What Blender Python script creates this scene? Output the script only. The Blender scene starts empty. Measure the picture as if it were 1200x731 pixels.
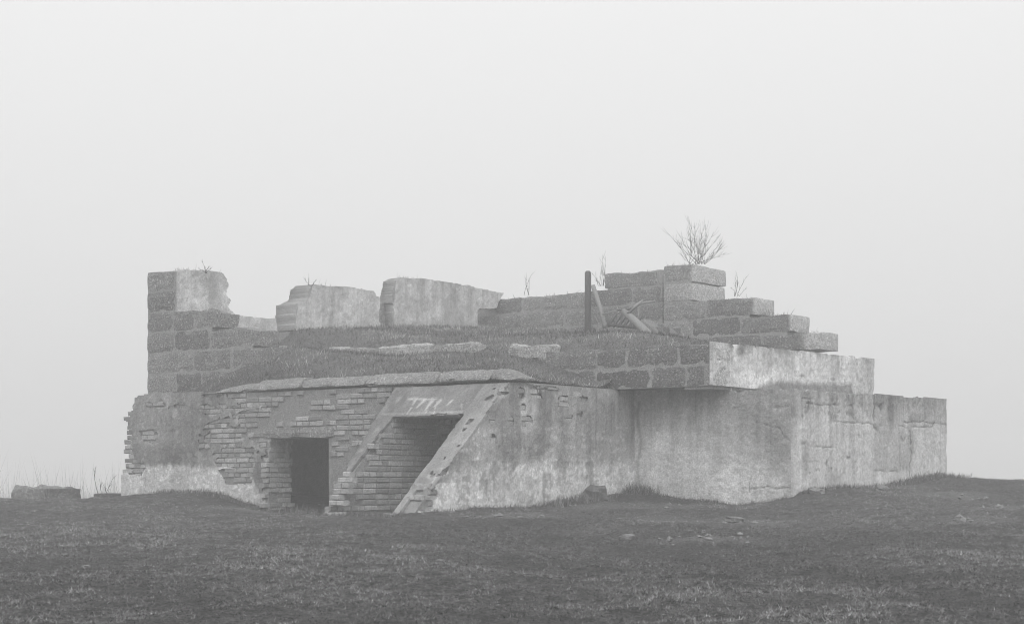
import bpy, math, random
import numpy as np
from mathutils import Matrix, Vector

random.seed(7)
RNG = np.random.default_rng(11)
SC = bpy.context.scene
COL = SC.collection

# ------------------------------------------------------------------ camera
F, HX, HY, EYE = 2056.0, 600.0, 565.0, 1.6      # focal length and horizon in photo pixels, eye height in m
cam_d = bpy.data.cameras.new('camera')
cam_d.sensor_width = 36.0
cam_d.lens = F / 1200.0 * 36.0
cam_d.shift_y = (HY - 365.5) / 1200.0
cam_d.clip_start = 0.1
cam_d.clip_end = 2000.0
cam = bpy.data.objects.new('camera', cam_d)
cam.location = (0, 0, EYE)
cam.rotation_euler = (math.radians(90), 0, 0)
COL.objects.link(cam)
SC.camera = cam

# ------------------------------------------------------------------ sky, sun, exposure
SUN_EL, SUN_AZ = math.radians(45), math.radians(168)     # azimuth clockwise from +y (view direction)
world = bpy.data.worlds.new('World')
SC.world = world
world.use_nodes = True
nt = world.node_tree
nt.nodes.clear()
w_out = nt.nodes.new('ShaderNodeOutputWorld')
w_bg = nt.nodes.new('ShaderNodeBackground')
w_sky = nt.nodes.new('ShaderNodeTexSky')
w_sky.sky_type = 'NISHITA'
w_sky.sun_disc = False
w_sky.sun_elevation = SUN_EL
w_sky.sun_rotation = SUN_AZ
w_sky.dust_density = 6.0
w_bw = nt.nodes.new('ShaderNodeRGBToBW')
# overcast veil: standard overcast sky, brighter towards the zenith, the same all the way round
w_tc = nt.nodes.new('ShaderNodeTexCoord')
w_sep = nt.nodes.new('ShaderNodeSeparateXYZ')
w_mr = nt.nodes.new('ShaderNodeMapRange')
w_mr.inputs['From Min'].default_value = 0.0
w_mr.inputs['From Max'].default_value = 1.0
w_mr.inputs['To Min'].default_value = 6.6
w_mr.inputs['To Max'].default_value = 14.0
w_mix = nt.nodes.new('ShaderNodeMix')
w_mix.data_type = 'FLOAT'
w_mix.inputs[0].default_value = 0.88
L = nt.links.new
L(w_sky.outputs[0], w_bw.inputs[0])
L(w_tc.outputs['Generated'], w_sep.inputs[0])
L(w_sep.outputs['Z'], w_mr.inputs['Value'])
L(w_bw.outputs[0], w_mix.inputs[2])
L(w_mr.outputs[0], w_mix.inputs[3])
L(w_mix.outputs[0], w_bg.inputs['Color'])
w_bg.inputs['Strength'].default_value = 0.115
L(w_bg.outputs[0], w_out.inputs['Surface'])

sun_d = bpy.data.lights.new('sun', 'SUN')
sun_d.energy = 1.1
sun_d.angle = math.radians(50)
sun_d.color = (1, 1, 1)
sun = bpy.data.objects.new('sun', sun_d)
sdir = Vector((math.sin(SUN_AZ) * math.cos(SUN_EL), math.cos(SUN_AZ) * math.cos(SUN_EL), math.sin(SUN_EL)))
sun.rotation_euler = sdir.to_track_quat('Z', 'Y').to_euler()
sun.location = (0, 0, 30)
COL.objects.link(sun)

SC.view_settings.view_transform = 'Standard'
SC.view_settings.look = 'None'
SC.view_settings.gamma = 1.0
SC.view_settings.use_curve_mapping = False
SC.view_settings.exposure = 0.0
FOG_DENSITY, FOG_G = 0.0080, 0.2
SC.cycles.volume_bounces = 3
SC.cycles.max_bounces = 6
SC.cycles.diffuse_bounces = 3
SC.cycles.use_denoising = True
SC.cycles.filter_width = 1.0
SC.cycles.caustics_reflective = False
SC.cycles.caustics_refractive = False

# ------------------------------------------------------------------ measuring: photo pixel -> the plane a thing stands on
U = np.array([.797, -.604]); U /= np.hypot(*U)
V = np.array([-U[1], U[0]])                     # U runs along the door wall, V along the side walls

def ray(px): return np.array([(px - HX) / F, 1.0])
def uA(px, v):                                  # (u, depth) where a pixel column meets the plane v = const
    r = ray(px); t = v / (r @ V); return t * (r @ U), t
def vB(px, u):
    r = ray(px); t = u / (r @ U); return t * (r @ V), t
def zz(py, Z): return (HY - py) * Z / F
def W(u, v, z):                                 # building frame -> world
    u, v, z = np.broadcast_arrays(np.asarray(u, float), np.asarray(v, float), np.asarray(z, float))
    return np.stack([u * U[0] + v * V[0], u * U[1] + v * V[1], z + EYE], -1)
def pix(p):
    return HX + F * p[..., 0] / p[..., 1], HY - F * (p[..., 2] - EYE) / p[..., 1]

V0 = 18.7295                     # door wall
UB = uA(597, V0)[0]              # side of the entrance block
V2 = vB(744, UB)[0]              # recessed wall
UC = uA(930, V2)[0]              # right corner
V3 = vB(1110, UC)[0]
UT = uA(858, V2)[0]              # upper tier
VT = vB(836, UT)[0]
VL = V0 + .55                    # upper wall, left end
UL = uA(206, VL)[0]
ULO = uA(172, VL)[0]
VBK = vB(585, UL)[0]             # upper back wall
VU = VBK - .4
ROOF = 1.36
KS = 1.1265                      # slope of the entrance front
UE = uA(155, V0)[0]
zt0 = zz(452.5, uA(836, VT)[1])

# ------------------------------------------------------------------ noise
def _h(ix, iy, s):
    n = (ix.astype(np.int64) * 374761393 + iy.astype(np.int64) * 668265263 + s * 974634777) & 0xffffffff
    n = ((n ^ (n >> 13)) * 1274126177) & 0xffffffff
    n = ((n ^ (n >> 16)) * 2246822519) & 0xffffffff
    return ((n ^ (n >> 15)) & 0xffffff) / float(0xffffff)
def vn(x, y, s=0):
    x = np.asarray(x, float); y = np.asarray(y, float)
    ix = np.floor(x); iy = np.floor(y); fx = x - ix; fy = y - iy
    fx = fx * fx * (3 - 2 * fx); fy = fy * fy * (3 - 2 * fy)
    a = _h(ix, iy, s); b = _h(ix + 1, iy, s); c = _h(ix, iy + 1, s); d = _h(ix + 1, iy + 1, s)
    return a + (b - a) * fx + (c - a) * fy + (a - b - c + d) * fx * fy
def fbm(x, y, s=0, o=4):
    t = 0; a = .5; n = 0
    for k in range(o):
        t = t + a * vn(x * 2 ** k, y * 2 ** k, s + 17 * k); n += a; a *= .55
    return t / n
def sst(a, b, x):
    t = np.clip((x - a) / (b - a), 0, 1); return t * t * (3 - 2 * t)
def softpoly(px, py, poly, w=4):
    r = 0
    for k in range(8):
        a = k * math.pi / 4; r = r + inpoly(px + w * math.cos(a), py + w * 1.6 * math.sin(a), poly)
    return r / 8.0
def inpoly(px, py, poly):
    r = np.zeros(px.shape, bool)
    n = len(poly)
    for i in range(n):
        x1, y1 = poly[i]; x2, y2 = poly[(i + 1) % n]
        c = (y1 > py) != (y2 > py)
        if y1 != y2:
            r ^= c & (px < (x2 - x1) * (py - y1) / (y2 - y1) + x1)
    return r
def ell(px, py, cx, cy, rx, ry, soft=.5):
    d = np.sqrt(((px - cx) / rx) ** 2 + ((py - cy) / ry) ** 2)
    return 1 - sst(1 - soft, 1 + soft, d)

# ------------------------------------------------------------------ materials (all grey: the place is seen in black and white)
def mat(name, attr=True, tone=.3, var=.25, scale=9.0, fine=60.0, bump=.35, bdist=.01, rough=.95, rnd=0.0, lichen=0.0):
    m = bpy.data.materials.new(name); m.use_nodes = True
    t = m.node_tree; N = t.nodes; N.clear(); lk = t.links.new
    out = N.new('ShaderNodeOutputMaterial'); bs = N.new('ShaderNodeBsdfPrincipled')
    lk(bs.outputs[0], out.inputs[0])
    bs.inputs['Roughness'].default_value = rough
    bs.inputs['Specular IOR Level'].default_value = .2
    tc = N.new('ShaderNodeTexCoord')
    geo = N.new('ShaderNodeNewGeometry')
    n1 = N.new('ShaderNodeTexNoise'); n1.inputs['Scale'].default_value = scale; n1.inputs['Detail'].default_value = 6; n1.inputs['Roughness'].default_value = .65
    n2 = N.new('ShaderNodeTexNoise'); n2.inputs['Scale'].default_value = fine; n2.inputs['Detail'].default_value = 4; n2.inputs['Roughness'].default_value = .7
    lk(geo.outputs['Position'], n1.inputs['Vector']); lk(geo.outputs['Position'], n2.inputs['Vector'])
    def math_(op, a, b):
        n = N.new('ShaderNodeMath'); n.operation = op
        for i, x in enumerate((a, b)):
            if isinstance(x, (int, float)): n.inputs[i].default_value = x
            else: lk(x, n.inputs[i])
        return n.outputs[0]
    if attr:
        a = N.new('ShaderNodeAttribute'); a.attribute_name = 'tone'; base = a.outputs['Fac']
    else:
        v = N.new('ShaderNodeValue'); v.outputs[0].default_value = tone; base = v.outputs[0]
    if rnd:
        oi = N.new('ShaderNodeObjectInfo')
        r = math_('MULTIPLY_ADD', oi.outputs['Random'], 2 * rnd); r.node.inputs[2].default_value = 1 - rnd
        base = math_('MULTIPLY', base, r)
    def spread(src, lo, hi, a, b):
        n = N.new('ShaderNodeMapRange'); lk(src, n.inputs['Value'])
        for k_, v_ in (('From Min', lo), ('From Max', hi), ('To Min', a), ('To Max', b)): n.inputs[k_].default_value = v_
        return n.outputs[0]
    f1 = spread(n1.outputs[0], .32, .68, 1 - var * .35, 1 + var * .35); f2 = spread(n2.outputs[0], .32, .68, 1 - var * 1.3, 1 + var * 1.3)
    base = math_('MULTIPLY', math_('MULTIPLY', base, f1), f2)
    if lichen:
        n3 = N.new('ShaderNodeTexNoise'); n3.inputs['Scale'].default_value = 34; n3.inputs['Detail'].default_value = 3; lk(geo.outputs['Position'], n3.inputs['Vector'])
        base = math_('ADD', base, math_('MULTIPLY', spread(n3.outputs[0], .58, .70, 0, lichen), f1))
    cc = N.new('ShaderNodeCombineColor')
    for i in range(3): lk(base, cc.inputs[i])
    lk(cc.outputs[0], bs.inputs['Base Color'])
    if bump:
        bp = N.new('ShaderNodeBump'); bp.inputs['Strength'].default_value = bump; bp.inputs['Distance'].default_value = bdist
        lk(math_('ADD', n2.outputs[0], n1.outputs[0]), bp.inputs['Height']); lk(bp.outputs[0], bs.inputs['Normal'])
    return m
M = dict(
    plaster=mat('weathered_plaster', var=.24, scale=5, fine=44, bump=.8, bdist=.012, lichen=.05),
    block=mat('rough_block', var=.46, scale=10, fine=42, bump=1.0, bdist=.03, lichen=.26),
    mortar=mat('mortar', attr=False, tone=.29, var=.35, scale=12, fine=60, bump=.8, bdist=.02),
    core=mat('brick_core', attr=False, tone=.27, var=.4, scale=10, fine=70, bump=.9, bdist=.02),
    brick=mat('pale_brick', attr=False, tone=.37, var=.30, scale=14, fine=60, bump=.7, bdist=.012, rnd=.18),
    brick_mix=mat('mixed_brick', var=.26, scale=14, fine=60, bump=.7, bdist=.012),
    brick_dull=mat('dull_brick', attr=False, tone=.28, var=.32, scale=12, fine=60, bump=.7, bdist=.012, rnd=.2),
    slab=mat('concrete_slab', attr=False, tone=.31, var=.3, scale=9, fine=60, bump=.7, bdist=.02),
    soil=mat('soil', var=.6, scale=9.0, fine=48, bump=1.0, bdist=.05),
    grass=mat('grass_blades', var=.12, scale=2.0, fine=20, bump=0, rough=.8),
    stone=mat('loose_stone', attr=False, tone=.18, var=.35, scale=12, fine=60, bump=.8, bdist=.02, rnd=.35),
    wood=mat('weathered_wood', attr=False, tone=.22, var=.35, scale=14, fine=70, bump=.6, bdist=.01),
    dark_wood=mat('dark_wood', attr=False, tone=.08, var=.35, scale=14, fine=70, bump=.6, bdist=.01),
    twig=mat('dry_twig', attr=False, tone=.11, var=.3, scale=20, fine=60, bump=0),
    reed=mat('dry_reed', attr=False, tone=.22, var=.3, scale=5, fine=40, bump=0),
)

# ------------------------------------------------------------------ mesh helpers
def mesh_np(name, verts, quads=None, tris=None, tone=None, smooth=False):
    me = bpy.data.meshes.new(name)
    verts = np.ascontiguousarray(verts, np.float32).reshape(-1, 3)
    lp, sz = [], []
    if quads is not None and len(quads): lp.append(np.asarray(quads, np.int32).reshape(-1)); sz += [4] * len(quads)
    if tris is not None and len(tris): lp.append(np.asarray(tris, np.int32).reshape(-1)); sz += [3] * len(tris)
    lp = np.concatenate(lp); sz = np.asarray(sz, np.int32)
    st = np.zeros(len(sz), np.int32); st[1:] = np.cumsum(sz)[:-1]
    me.vertices.add(len(verts)); me.vertices.foreach_set('co', verts.ravel())
    me.loops.add(len(lp)); me.loops.foreach_set('vertex_index', lp)
    me.polygons.add(len(sz)); me.polygons.foreach_set('loop_start', st)
    if tone is not None:
        a = me.attributes.new('tone', 'FLOAT', 'POINT'); a.data.foreach_set('value', np.ascontiguousarray(tone, np.float32).ravel())
    me.polygons.foreach_set('use_smooth', np.full(len(sz), smooth, bool))
    me.update(calc_edges=True); me.validate()
    return me
def put(name, me, m, parent=None):
    o = bpy.data.objects.new(name, me); COL.objects.link(o)
    if m is not None and (len(me.materials) == 0): me.materials.append(m)
    if parent is not None:
        o.parent = parent
        if parent.type == 'EMPTY': o.matrix_parent_inverse = Matrix.Translation(-parent.location)
    return o
def tag(o, label, cat, group=None):
    o['label'] = label; o['category'] = cat
    if group: o['group'] = group
    return o
def empty(name, loc):
    o = bpy.data.objects.new(name, None); o.location = loc; o.empty_display_size = .2; COL.objects.link(o); return o

def boxes_mesh(name, bl):
    """several boxes (u0,u1,v0,v1,z0,z1) in one mesh"""
    vs, qs = [], []
    for (a, b, c, d, e, f) in bl:
        n = len(vs) * 8
        vs.append(W([a, b, b, a, a, b, b, a], [c, c, d, d, c, c, d, d], [e, e, e, e, f, f, f, f]))
        qs += [[n, n + 3, n + 2, n + 1], [n + 4, n + 5, n + 6, n + 7], [n, n + 1, n + 5, n + 4], [n + 1, n + 2, n + 6, n + 5], [n + 2, n + 3, n + 7, n + 6], [n + 3, n, n + 4, n + 7]]
    return mesh_np(name, np.concatenate(vs), qs)

def rough_box(name, a, b, c, d, e, f, amp=.02, seg=.07, seed=0, tone=None, top_rag=0.0, rnd=.02, right_tone=None, right_cut=0.0):
    """a rough block: subdivided box in the building frame, edges worn, faces uneven"""
    nu = max(2, min(16, int((b - a) / seg))); nv = max(2, min(10, int((d - c) / seg / 1.5))); nz = max(2, min(8, int((f - e) / seg)))
    idx = {}; P = []
    def vid(i, j, k):
        if (i, j, k) not in idx: idx[(i, j, k)] = len(P); P.append((i / nu, j / nv, k / nz))
        return idx[(i, j, k)]
    q = []
    for i in range(nu):
        for k in range(nz):
            q.append((vid(i, 0, k), vid(i + 1, 0, k), vid(i + 1, 0, k + 1), vid(i, 0, k + 1)))
            q.append((vid(i + 1, nv, k), vid(i, nv, k), vid(i, nv, k + 1), vid(i + 1, nv, k + 1)))
    for j in range(nv):
        for k in range(nz):
            q.append((vid(0, j + 1, k), vid(0, j, k), vid(0, j, k + 1), vid(0, j + 1, k + 1)))
            q.append((vid(nu, j, k), vid(nu, j + 1, k), vid(nu, j + 1, k + 1), vid(nu, j, k + 1)))
    for i in range(nu):
        for j in range(nv):
            q.append((vid(i, j, nz), vid(i + 1, j, nz), vid(i + 1, j + 1, nz), vid(i, j + 1, nz)))
            q.append((vid(i, j + 1, 0), vid(i + 1, j + 1, 0), vid(i + 1, j, 0), vid(i, j, 0)))
    P = np.array(P); t = P * 2 - 1
    u = a + (b - a) * P[:, 0]; v = c + (d - c) * P[:, 1]; z = e + (f - e) * P[:, 2]
    on = np.abs(t) > .999
    edge = on.sum(1)
    sc = np.where(edge >= 3, 1.5, np.where(edge == 2, 1.0, 0.0)) * rnd
    nn = lambda s: fbm(u * 7 + v * 5 + s * 3.1, z * 7 - v * 6 + s * 1.7, seed + s, 3) - .5
    u = u - np.sign(t[:, 0]) * on[:, 0] * sc + nn(1) * amp * 2 * on[:, 0]
    v = v - np.sign(t[:, 1]) * on[:, 1] * sc + nn(2) * amp * 2 * on[:, 1]
    z = z - np.sign(t[:, 2]) * on[:, 2] * sc + nn(3) * amp * 2 * on[:, 2]
    chipn = vn(u * 11 + seed * 3.7, z * 11 + v * 9, seed + 21); cm = (edge >= 2) * np.clip((chipn - .62) * 3, 0, 1) * min(.03, rnd * 2.2)
    u = u - np.sign(t[:, 0]) * on[:, 0] * cm; v = v - np.sign(t[:, 1]) * on[:, 1] * cm; z = z - np.sign(t[:, 2]) * on[:, 2] * cm
    if top_rag:
        z = z - np.where(P[:, 2] > .99, top_rag * np.clip(fbm(u * 3.1 + seed, v * 3.1, seed + 9, 3) * 2.2 - .7, 0, 1), 0)
    tn = np.full(len(P), tone if tone else .12) * (.75 + .5 * fbm(u * 5 + seed, z * 5 + v * 4, seed + 5, 3))
    if right_tone is not None:
        k = sst(.97, .999, P[:, 0]) if right_cut <= 0 else sst(1 - right_cut - .06, 1 - right_cut + .04, P[:, 0] + .12 * (fbm(u * 9, z * 9, seed + 6) - .5))
        tn = tn * (1 - k) + k * right_tone * (.8 + .4 * fbm(u * 8 + v * 8, z * 8, seed + 7, 3))
    return mesh_np(name, W(u, v, z), q, tone=tn, smooth=False)

def drop_islands(fm, least=40):
    """keep only pieces of plaster big enough to hold on"""
    lab = np.where(fm, np.arange(1, fm.size + 1).reshape(fm.shape), 0)
    for _ in range(4000):
        n = lab.copy()
        n[1:] = np.maximum(n[1:], lab[:-1]); n[:-1] = np.maximum(n[:-1], lab[1:]); n[:, 1:] = np.maximum(n[:, 1:], n[:, :-1]); n[:, :-1] = np.maximum(n[:, :-1], n[:, 1:])
        n[~fm] = 0
        # jump ahead: every label takes the label of the cell it names
        fl = np.concatenate([[0], n.ravel()]); n = np.maximum(n, fl[n]); n = np.where(fm, n, 0)
        if (n == lab).all(): break
        lab = n
    ids, cnt = np.unique(lab[fm], return_counts=True)
    return fm & np.isin(lab, [ids[np.argmax(cnt)]])

def relief(name, kind, c, s0, s1, z0, z1, inside, tone, disp, thick=.03, res=.016, closed=False):
    """an uneven plaster or concrete face: grid on plane v=c ('A'), u=c ('B') or the sloped front ('S'), cut by inside()"""
    ns = int(round((s1 - s0) / res)) + 1; nz = int(round((z1 - z0) / res)) + 1
    S, Zg = np.meshgrid(np.linspace(s0, s1, ns), np.linspace(z0, z1, nz), indexing='ij')
    def place(d):
        if kind == 'A': return W(S, c - d, Zg)
        if kind == 'B': return W(c + d, S, Zg)
        n = math.hypot(1, KS)
        return W(S, V0 - KS * (ROOF - Zg) - d / n, Zg - d * KS / n * -1)
    P0 = place(np.zeros_like(S)); px, py = pix(P0)
    msk = inside(px, py, S, Zg)
    d = disp(px, py, S, Zg); tn = tone(px, py, S, Zg)
    h_ = np.clip((Zg - z0) / (z1 - z0), 0, 1)
    run = (0 if kind == 'S' else 1) * (.6 * sst(.50, .72, fbm(S * 15 + .6 * fbm(S * 3, Zg * 3, 218, 3), Zg * .5, 213, 3)) + .7 * sst(.52, .75, fbm(S * 4 + .5 * fbm(S * 4, Zg * 4, 219, 3), Zg * .5, 220, 3))) * (.15 + .75 * sst(.3, .95, h_ + .35 * (fbm(S * 5, S * 0, 215, 2) - .5)))
    wash = sst(.56, .72, fbm(S * 19 + 5, Zg * .5, 216, 3)) * (1 - h_)
    damp = sst(.5, .72, fbm(S * 1.3, Zg * 1.1, 217, 4))
    tn = np.clip(tn * (1 - .36 * run) * (1 + .18 * wash) * (1 - .24 * damp) * (1 + .2 * sst(.52, .70, fbm(S * 1.9 + 7, Zg * 1.5, 221, 4))) * (1 + .34 * (fbm(S * 30, Zg * 30, 211, 2) - .5) + .3 * (fbm(S * 7 + 3, Zg * 3, 212, 4) - .5)), .04, .8)
    d = d + .012 * (fbm(S * 24, Zg * 24, 214, 2) - .5)
    Pf = place(d); Pb = place(np.full_like(S, -thick))
    vid = np.arange(ns * nz).reshape(ns, nz)
    fm = msk[:-1, :-1] & msk[1:, :-1] & msk[1:, 1:] & msk[:-1, 1:]
    fm = drop_islands(fm)
    a, b, cc, dd = vid[:-1, :-1][fm], vid[1:, :-1][fm], vid[1:, 1:][fm], vid[:-1, 1:][fm]
    quads = np.stack([a, b, cc, dd], 1)
    e = np.concatenate([quads[:, [0, 1]], quads[:, [1, 2]], quads[:, [2, 3]], quads[:, [3, 0]]])
    key = e[:, 0] * (ns * nz) + e[:, 1]; rev = e[:, 1] * (ns * nz) + e[:, 0]
    be = e[~np.isin(key, rev)]
    off = ns * nz
    sk = np.stack([be[:, 1], be[:, 0], be[:, 0] + off, be[:, 1] + off], 1) + np.array([2 * off, 2 * off, 0, 0])
    allq = [quads, sk]
    if closed: allq.append(quads[:, ::-1] + off)
    allq = np.concatenate(allq)
    Vt = np.concatenate([Pf.reshape(-1, 3), Pb.reshape(-1, 3), Pf.reshape(-1, 3)]); T = np.concatenate([tn.ravel()] * 3)
    used = np.unique(allq); rm = np.zeros(len(Vt), np.int64); rm[used] = np.arange(len(used))
    return mesh_np(name, Vt[used], rm[allq], tone=T[used], smooth=True)

# ------------------------------------------------------------------ terrain heights
def tps(pts):
    p = np.array(pts, float); n = len(p)
    d = np.hypot(p[:, None, 0] - p[None, :, 0], p[:, None, 1] - p[None, :, 1])
    K = np.where(d > 0, d * d * np.log(d + 1e-12), 0) + np.eye(n) * .05
    A = np.zeros((n + 3, n + 3)); A[:n, :n] = K; A[:n, n] = 1; A[:n, n + 1:] = p[:, :2]; A[n, :n] = 1; A[n + 1:, :n] = p[:, :2].T
    w = np.linalg.solve(A, np.concatenate([p[:, 2], [0, 0, 0]]))
    def f(x, y):
        x = np.asarray(x, float); y = np.asarray(y, float); r = w[n] + w[n + 1] * x + w[n + 2] * y
        for i in range(n):
            d2 = (x - p[i, 0]) ** 2 + (y - p[i, 1]) ** 2
            r = r + w[i] * .5 * d2 * np.log(d2 + 1e-12)
        return r
    return f
G = []
def gA(px, py, v): u, Z = uA(px, v); p = W(u, v, zz(py, Z)); G.append((p[0], p[1], p[2] - EYE))
def gB(px, py, u): v, Z = vB(px, u); p = W(u, v, zz(py, Z)); G.append((p[0], p[1], p[2] - EYE))
def gZ(px, py, Z): G.append(((px - HX) / F * Z, Z, zz(py, Z)))
for px, py in ((142, 588), (168, 585), (195, 579), (235, 577), (268, 582), (298, 592), (314, 598), (345, 600), (378, 601)): gA(px, py, V0 - .05)
for px, py in ((500, 601), (560, 598), (625, 594), (660, 587), (700, 583), (738, 579)): gB(px, py, UB + .05)
for px, py in ((752, 578), (800, 583), (880, 591), (926, 583)): gA(px, py, V2 - .05)
for px, py in ((940, 577), (965, 573), (1000, 571), (1042, 569), (1072, 561), (1108, 560.5)): gB(px, py, UC + .05)
gZ(388, 604, 22.9); gZ(430, 605, 22.5); gZ(472, 604.5, 22.1)
for px in (-100, 100, 300, 500, 700, 900, 1100, 1300):
    gZ(px, 731 + 5 * math.sin(px * .011), 9.5)
    gZ(px, 650 + 4 * math.sin(px * .009 + 1), 15.0)
for px, py, Z in ((0, 585, 29), (60, 586, 29.5), (118, 588, 28.4), (-160, 585, 30), (100, 609, 22), (300, 615, 20), (500, 621, 19), (700, 617, 19.5), (850, 612, 20.5), (1000, 600, 21.5), (1130, 590, 24), (1250, 595, 22), (-100, 608, 22),
                  (1150, 567, 31), (1200, 570, 31.5), (1300, 571, 32)): gZ(px, py, Z)
G += [(-16, 42, -1.3), (-5, 45, -1.2), (-25, 34, -.8), (12, 42, -.7), (22, 45, -1.0), (20, 34, -.35), (0, 40, -.5), (-4, 31, -.3), (3, 29, -.2), (-30, 60, -1.9), (0, 65, -1.9), (30, 65, -1.8),
      (0, 0, -1.6), (-7, 0, -1.6), (7, 0, -1.55), (0, -9, -1.75), (-14, 8, -1.2), (14, 8, -1.15), (-18, 20, -.8), (17, 20, -.5)]
_gf = tps(G)
def ground_z(x, y):
    x = np.asarray(x, float); y = np.asarray(y, float)
    r = np.hypot(x, y - 20)
    k = sst(30, 46, r)
    xc = np.clip(x, -50, 50); yc = np.clip(y, -30, 70)
    b = _gf(xc, yc)
    b = b * (1 - k) + (-1.9 + .3 * (fbm(x * .03, y * .03, 5) - .5)) * k
    return b + .05 * (fbm(x * .7, y * .7, 3, 3) - .5) + .085 * (fbm(x * 2.2, y * 1.8, 4, 3) - .5) + .04 * (fbm(x * 8, y * 8, 6, 2) - .5)

# ------------------------------------------------------------------ ground
def axis(lo, hi, step, far_lo, far_hi):
    a = list(np.arange(lo, hi + 1e-6, step)); s = step; x = lo
    pre = []
    while x > far_lo: s *= 1.22; x -= s; pre.append(x)
    s = step; x = hi; post = []
    while x < far_hi: s *= 1.22; x += s; post.append(x)
    return np.array(pre[::-1] + a + post)
gx = axis(-11, 11, .055, -190, 190); gy = axis(8, 32, .055, -60, 300)
X, Y = np.meshgrid(gx, gy, indexing='ij')
Zg = ground_z(X, Y)
def turf(x, y):
    return 1.12 * (.2 + 1.6 * sst(.28, .72, fbm(x * 44, y * 30, 176, 2))) * (.80 + .40 * sst(.3, .7, fbm(x * 3.2, y * 2.4, 171, 4))) * (.75 + .5 * sst(.35, .65, fbm(x * .55, y * .35, 172, 4)))
def ground_tone(x, y):
    p = .088 * (.85 + .3 * (turf(x, y) - .9))
    bx, by = HX + F * x / np.maximum(y, 1), None
    lump = sst(.55, .75, fbm(x * 1.3, y * 1.0, 33, 4))
    return p + .02 * lump
BARE = []     # bare sandy spots: (px, py, rx, ry) laid on the ground where the grass is worn through
for (px, py, Z, rx, ry) in ((775, 588, 24.3, .9, .35), (720, 593, 23.6, .8, .35), (835, 634, 17.2, .55, .45), (860, 612, 20.2, .75, .5), (1030, 573, 26.2, .7, .35), (1110, 582, 25, .6, .5), (1170, 600, 22, .5, .5),
                            (285, 589, 25.6, .55, .3), (590, 606, 21.4, .7, .35), (1150, 612, 20, .35, .6), (800, 612, 20.5, .5, .35), (350, 599, 25.2, .5, .3)):
    BARE.append(((px - HX) / F * Z, Z, rx, ry))
def bare(x, y):
    b = np.zeros_like(x)
    xw = x + .35 * (fbm(x * 2.5, y * 2.5, 41, 3) - .5); yw = y + .5 * (fbm(x * 2.5 + 9, y * 2.5, 42, 3) - .5)
    for (cx, cy, rx, ry) in BARE: b = np.maximum(b, ell(xw, yw, cx, cy, rx, ry, .7))
    return np.clip(b * (.35 + 1.1 * fbm(x * 5, y * 4, 43, 3)), 0, 1)
nx, ny = len(gx), len(gy)
vid = np.arange(nx * ny).reshape(nx, ny)
gq = np.stack([vid[:-1, :-1].ravel(), vid[1:, :-1].ravel(), vid[1:, 1:].ravel(), vid[:-1, 1:].ravel()], 1)
gt = ground_tone(X, Y); bb = bare(X, Y); gt = gt * (1 - bb) + .15 * bb
ground = put('ground', mesh_np('ground', np.stack([X, Y, Zg + EYE], -1).reshape(-1, 3), gq, tone=gt, smooth=True), M['soil'])
ground['kind'] = 'structure'

def uv_of(x, y): return x * U[0] + y * U[1], x * V[0] + y * V[1]
def in_bunker(x, y):
    u, v = uv_of(x, y)
    front = np.where((u > -16.2) & (u < UB + .02), V0 - KS * (ROOF + .42), V0 - .02)
    a = (u > UE - .05) & (u < UB + .02) & (v > front) & (v < V3)
    b = (u > UB - .1) & (u < UC + .02) & (v > V2 - .02) & (v < V3)
    return a | b

# ------------------------------------------------------------------ bunker
BK = empty('bunker', tuple(W(-16.5, 22.5, -.3)))
tag(BK, 'ruined concrete and brick bunker with a dark doorway and broken upper walls', 'bunker')

# plain openings
D0, D1 = uA(315, V0)[0], uA(383, V0)[0]     # doorway
DZ = zz(513.5, uA(350, V0)[1])
H0, H1, HZ = -15.83, -14.62, .90              # sloped entrance opening
UA_ = -16.23                                  # left edge of the sloped front
DEEP = -1.1

def courses(u, z): return np.abs(((z + .02) / .0755) % 1.0)

# --- plaster holes where brick shows on the door wall (traced on the wall face)
EXPO = [
    [(233, 512), (233, 528), (245, 527), (250, 536), (252, 545), (259, 556), (264, 567), (297, 567), (297, 540), (296, 530), (303, 520), (305, 510), (302, 500), (306, 492), (318, 485), (318, 478), (300, 474), (297, 479), (272, 486), (262, 491), (245, 495), (238, 503)],
    [(236, 461), (300, 455), (360, 452), (357, 470), (372, 470), (385, 467), (395, 462), (420, 456), (456, 452), (450, 466), (432, 464), (420, 472), (395, 478), (375, 478), (350, 480), (330, 480), (312, 473), (300, 473), (285, 478), (262, 483), (250, 487), (235, 486), (233, 476), (250, 473), (262, 468), (240, 464)],
    [(388, 475), (438, 480), (432, 500), (422, 522), (417, 528), (414, 520), (408, 510), (402, 525), (395, 538), (389, 548), (387, 535), (389, 515), (390, 505), (380, 500), (360, 497), (330, 500), (320, 495), (345, 488), (370, 490), (382, 485)],
    [(163, 505), (182, 503), (185, 512), (178, 520), (168, 518)],
    [(136, 478), (152, 480), (153, 500), (154, 530), (162, 538), (172, 546), (165, 556), (150, 556), (136, 556)],
    [(303, 519), (317, 517), (316, 530), (309, 540), (300, 532)],
    [(309, 570), (330, 562), (330, 603), (306, 603)],
    [(170, 472), (200, 474), (216, 472), (216, 476), (200, 478), (170, 477)],
]
def expo_mask(px, py, s, z):
    wx = px + 5 * (fbm(s * 6, z * 6, 51, 3) - .5); wy = py + 4 * (fbm(s * 6 + 7, z * 8, 52, 3) - .5)
    # plaster breaks along brick edges
    r = np.zeros(px.shape, bool)
    for p in EXPO: r |= inpoly(wx, wy, p)
    r &= fbm(s * 4, z * 9, 53, 3) < np.where(py < 500, .53, .62)
    r |= (fbm(s * 11, z * 16, 54, 3) > .74) & (py < 500) & (px > 225)
    return r
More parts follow.
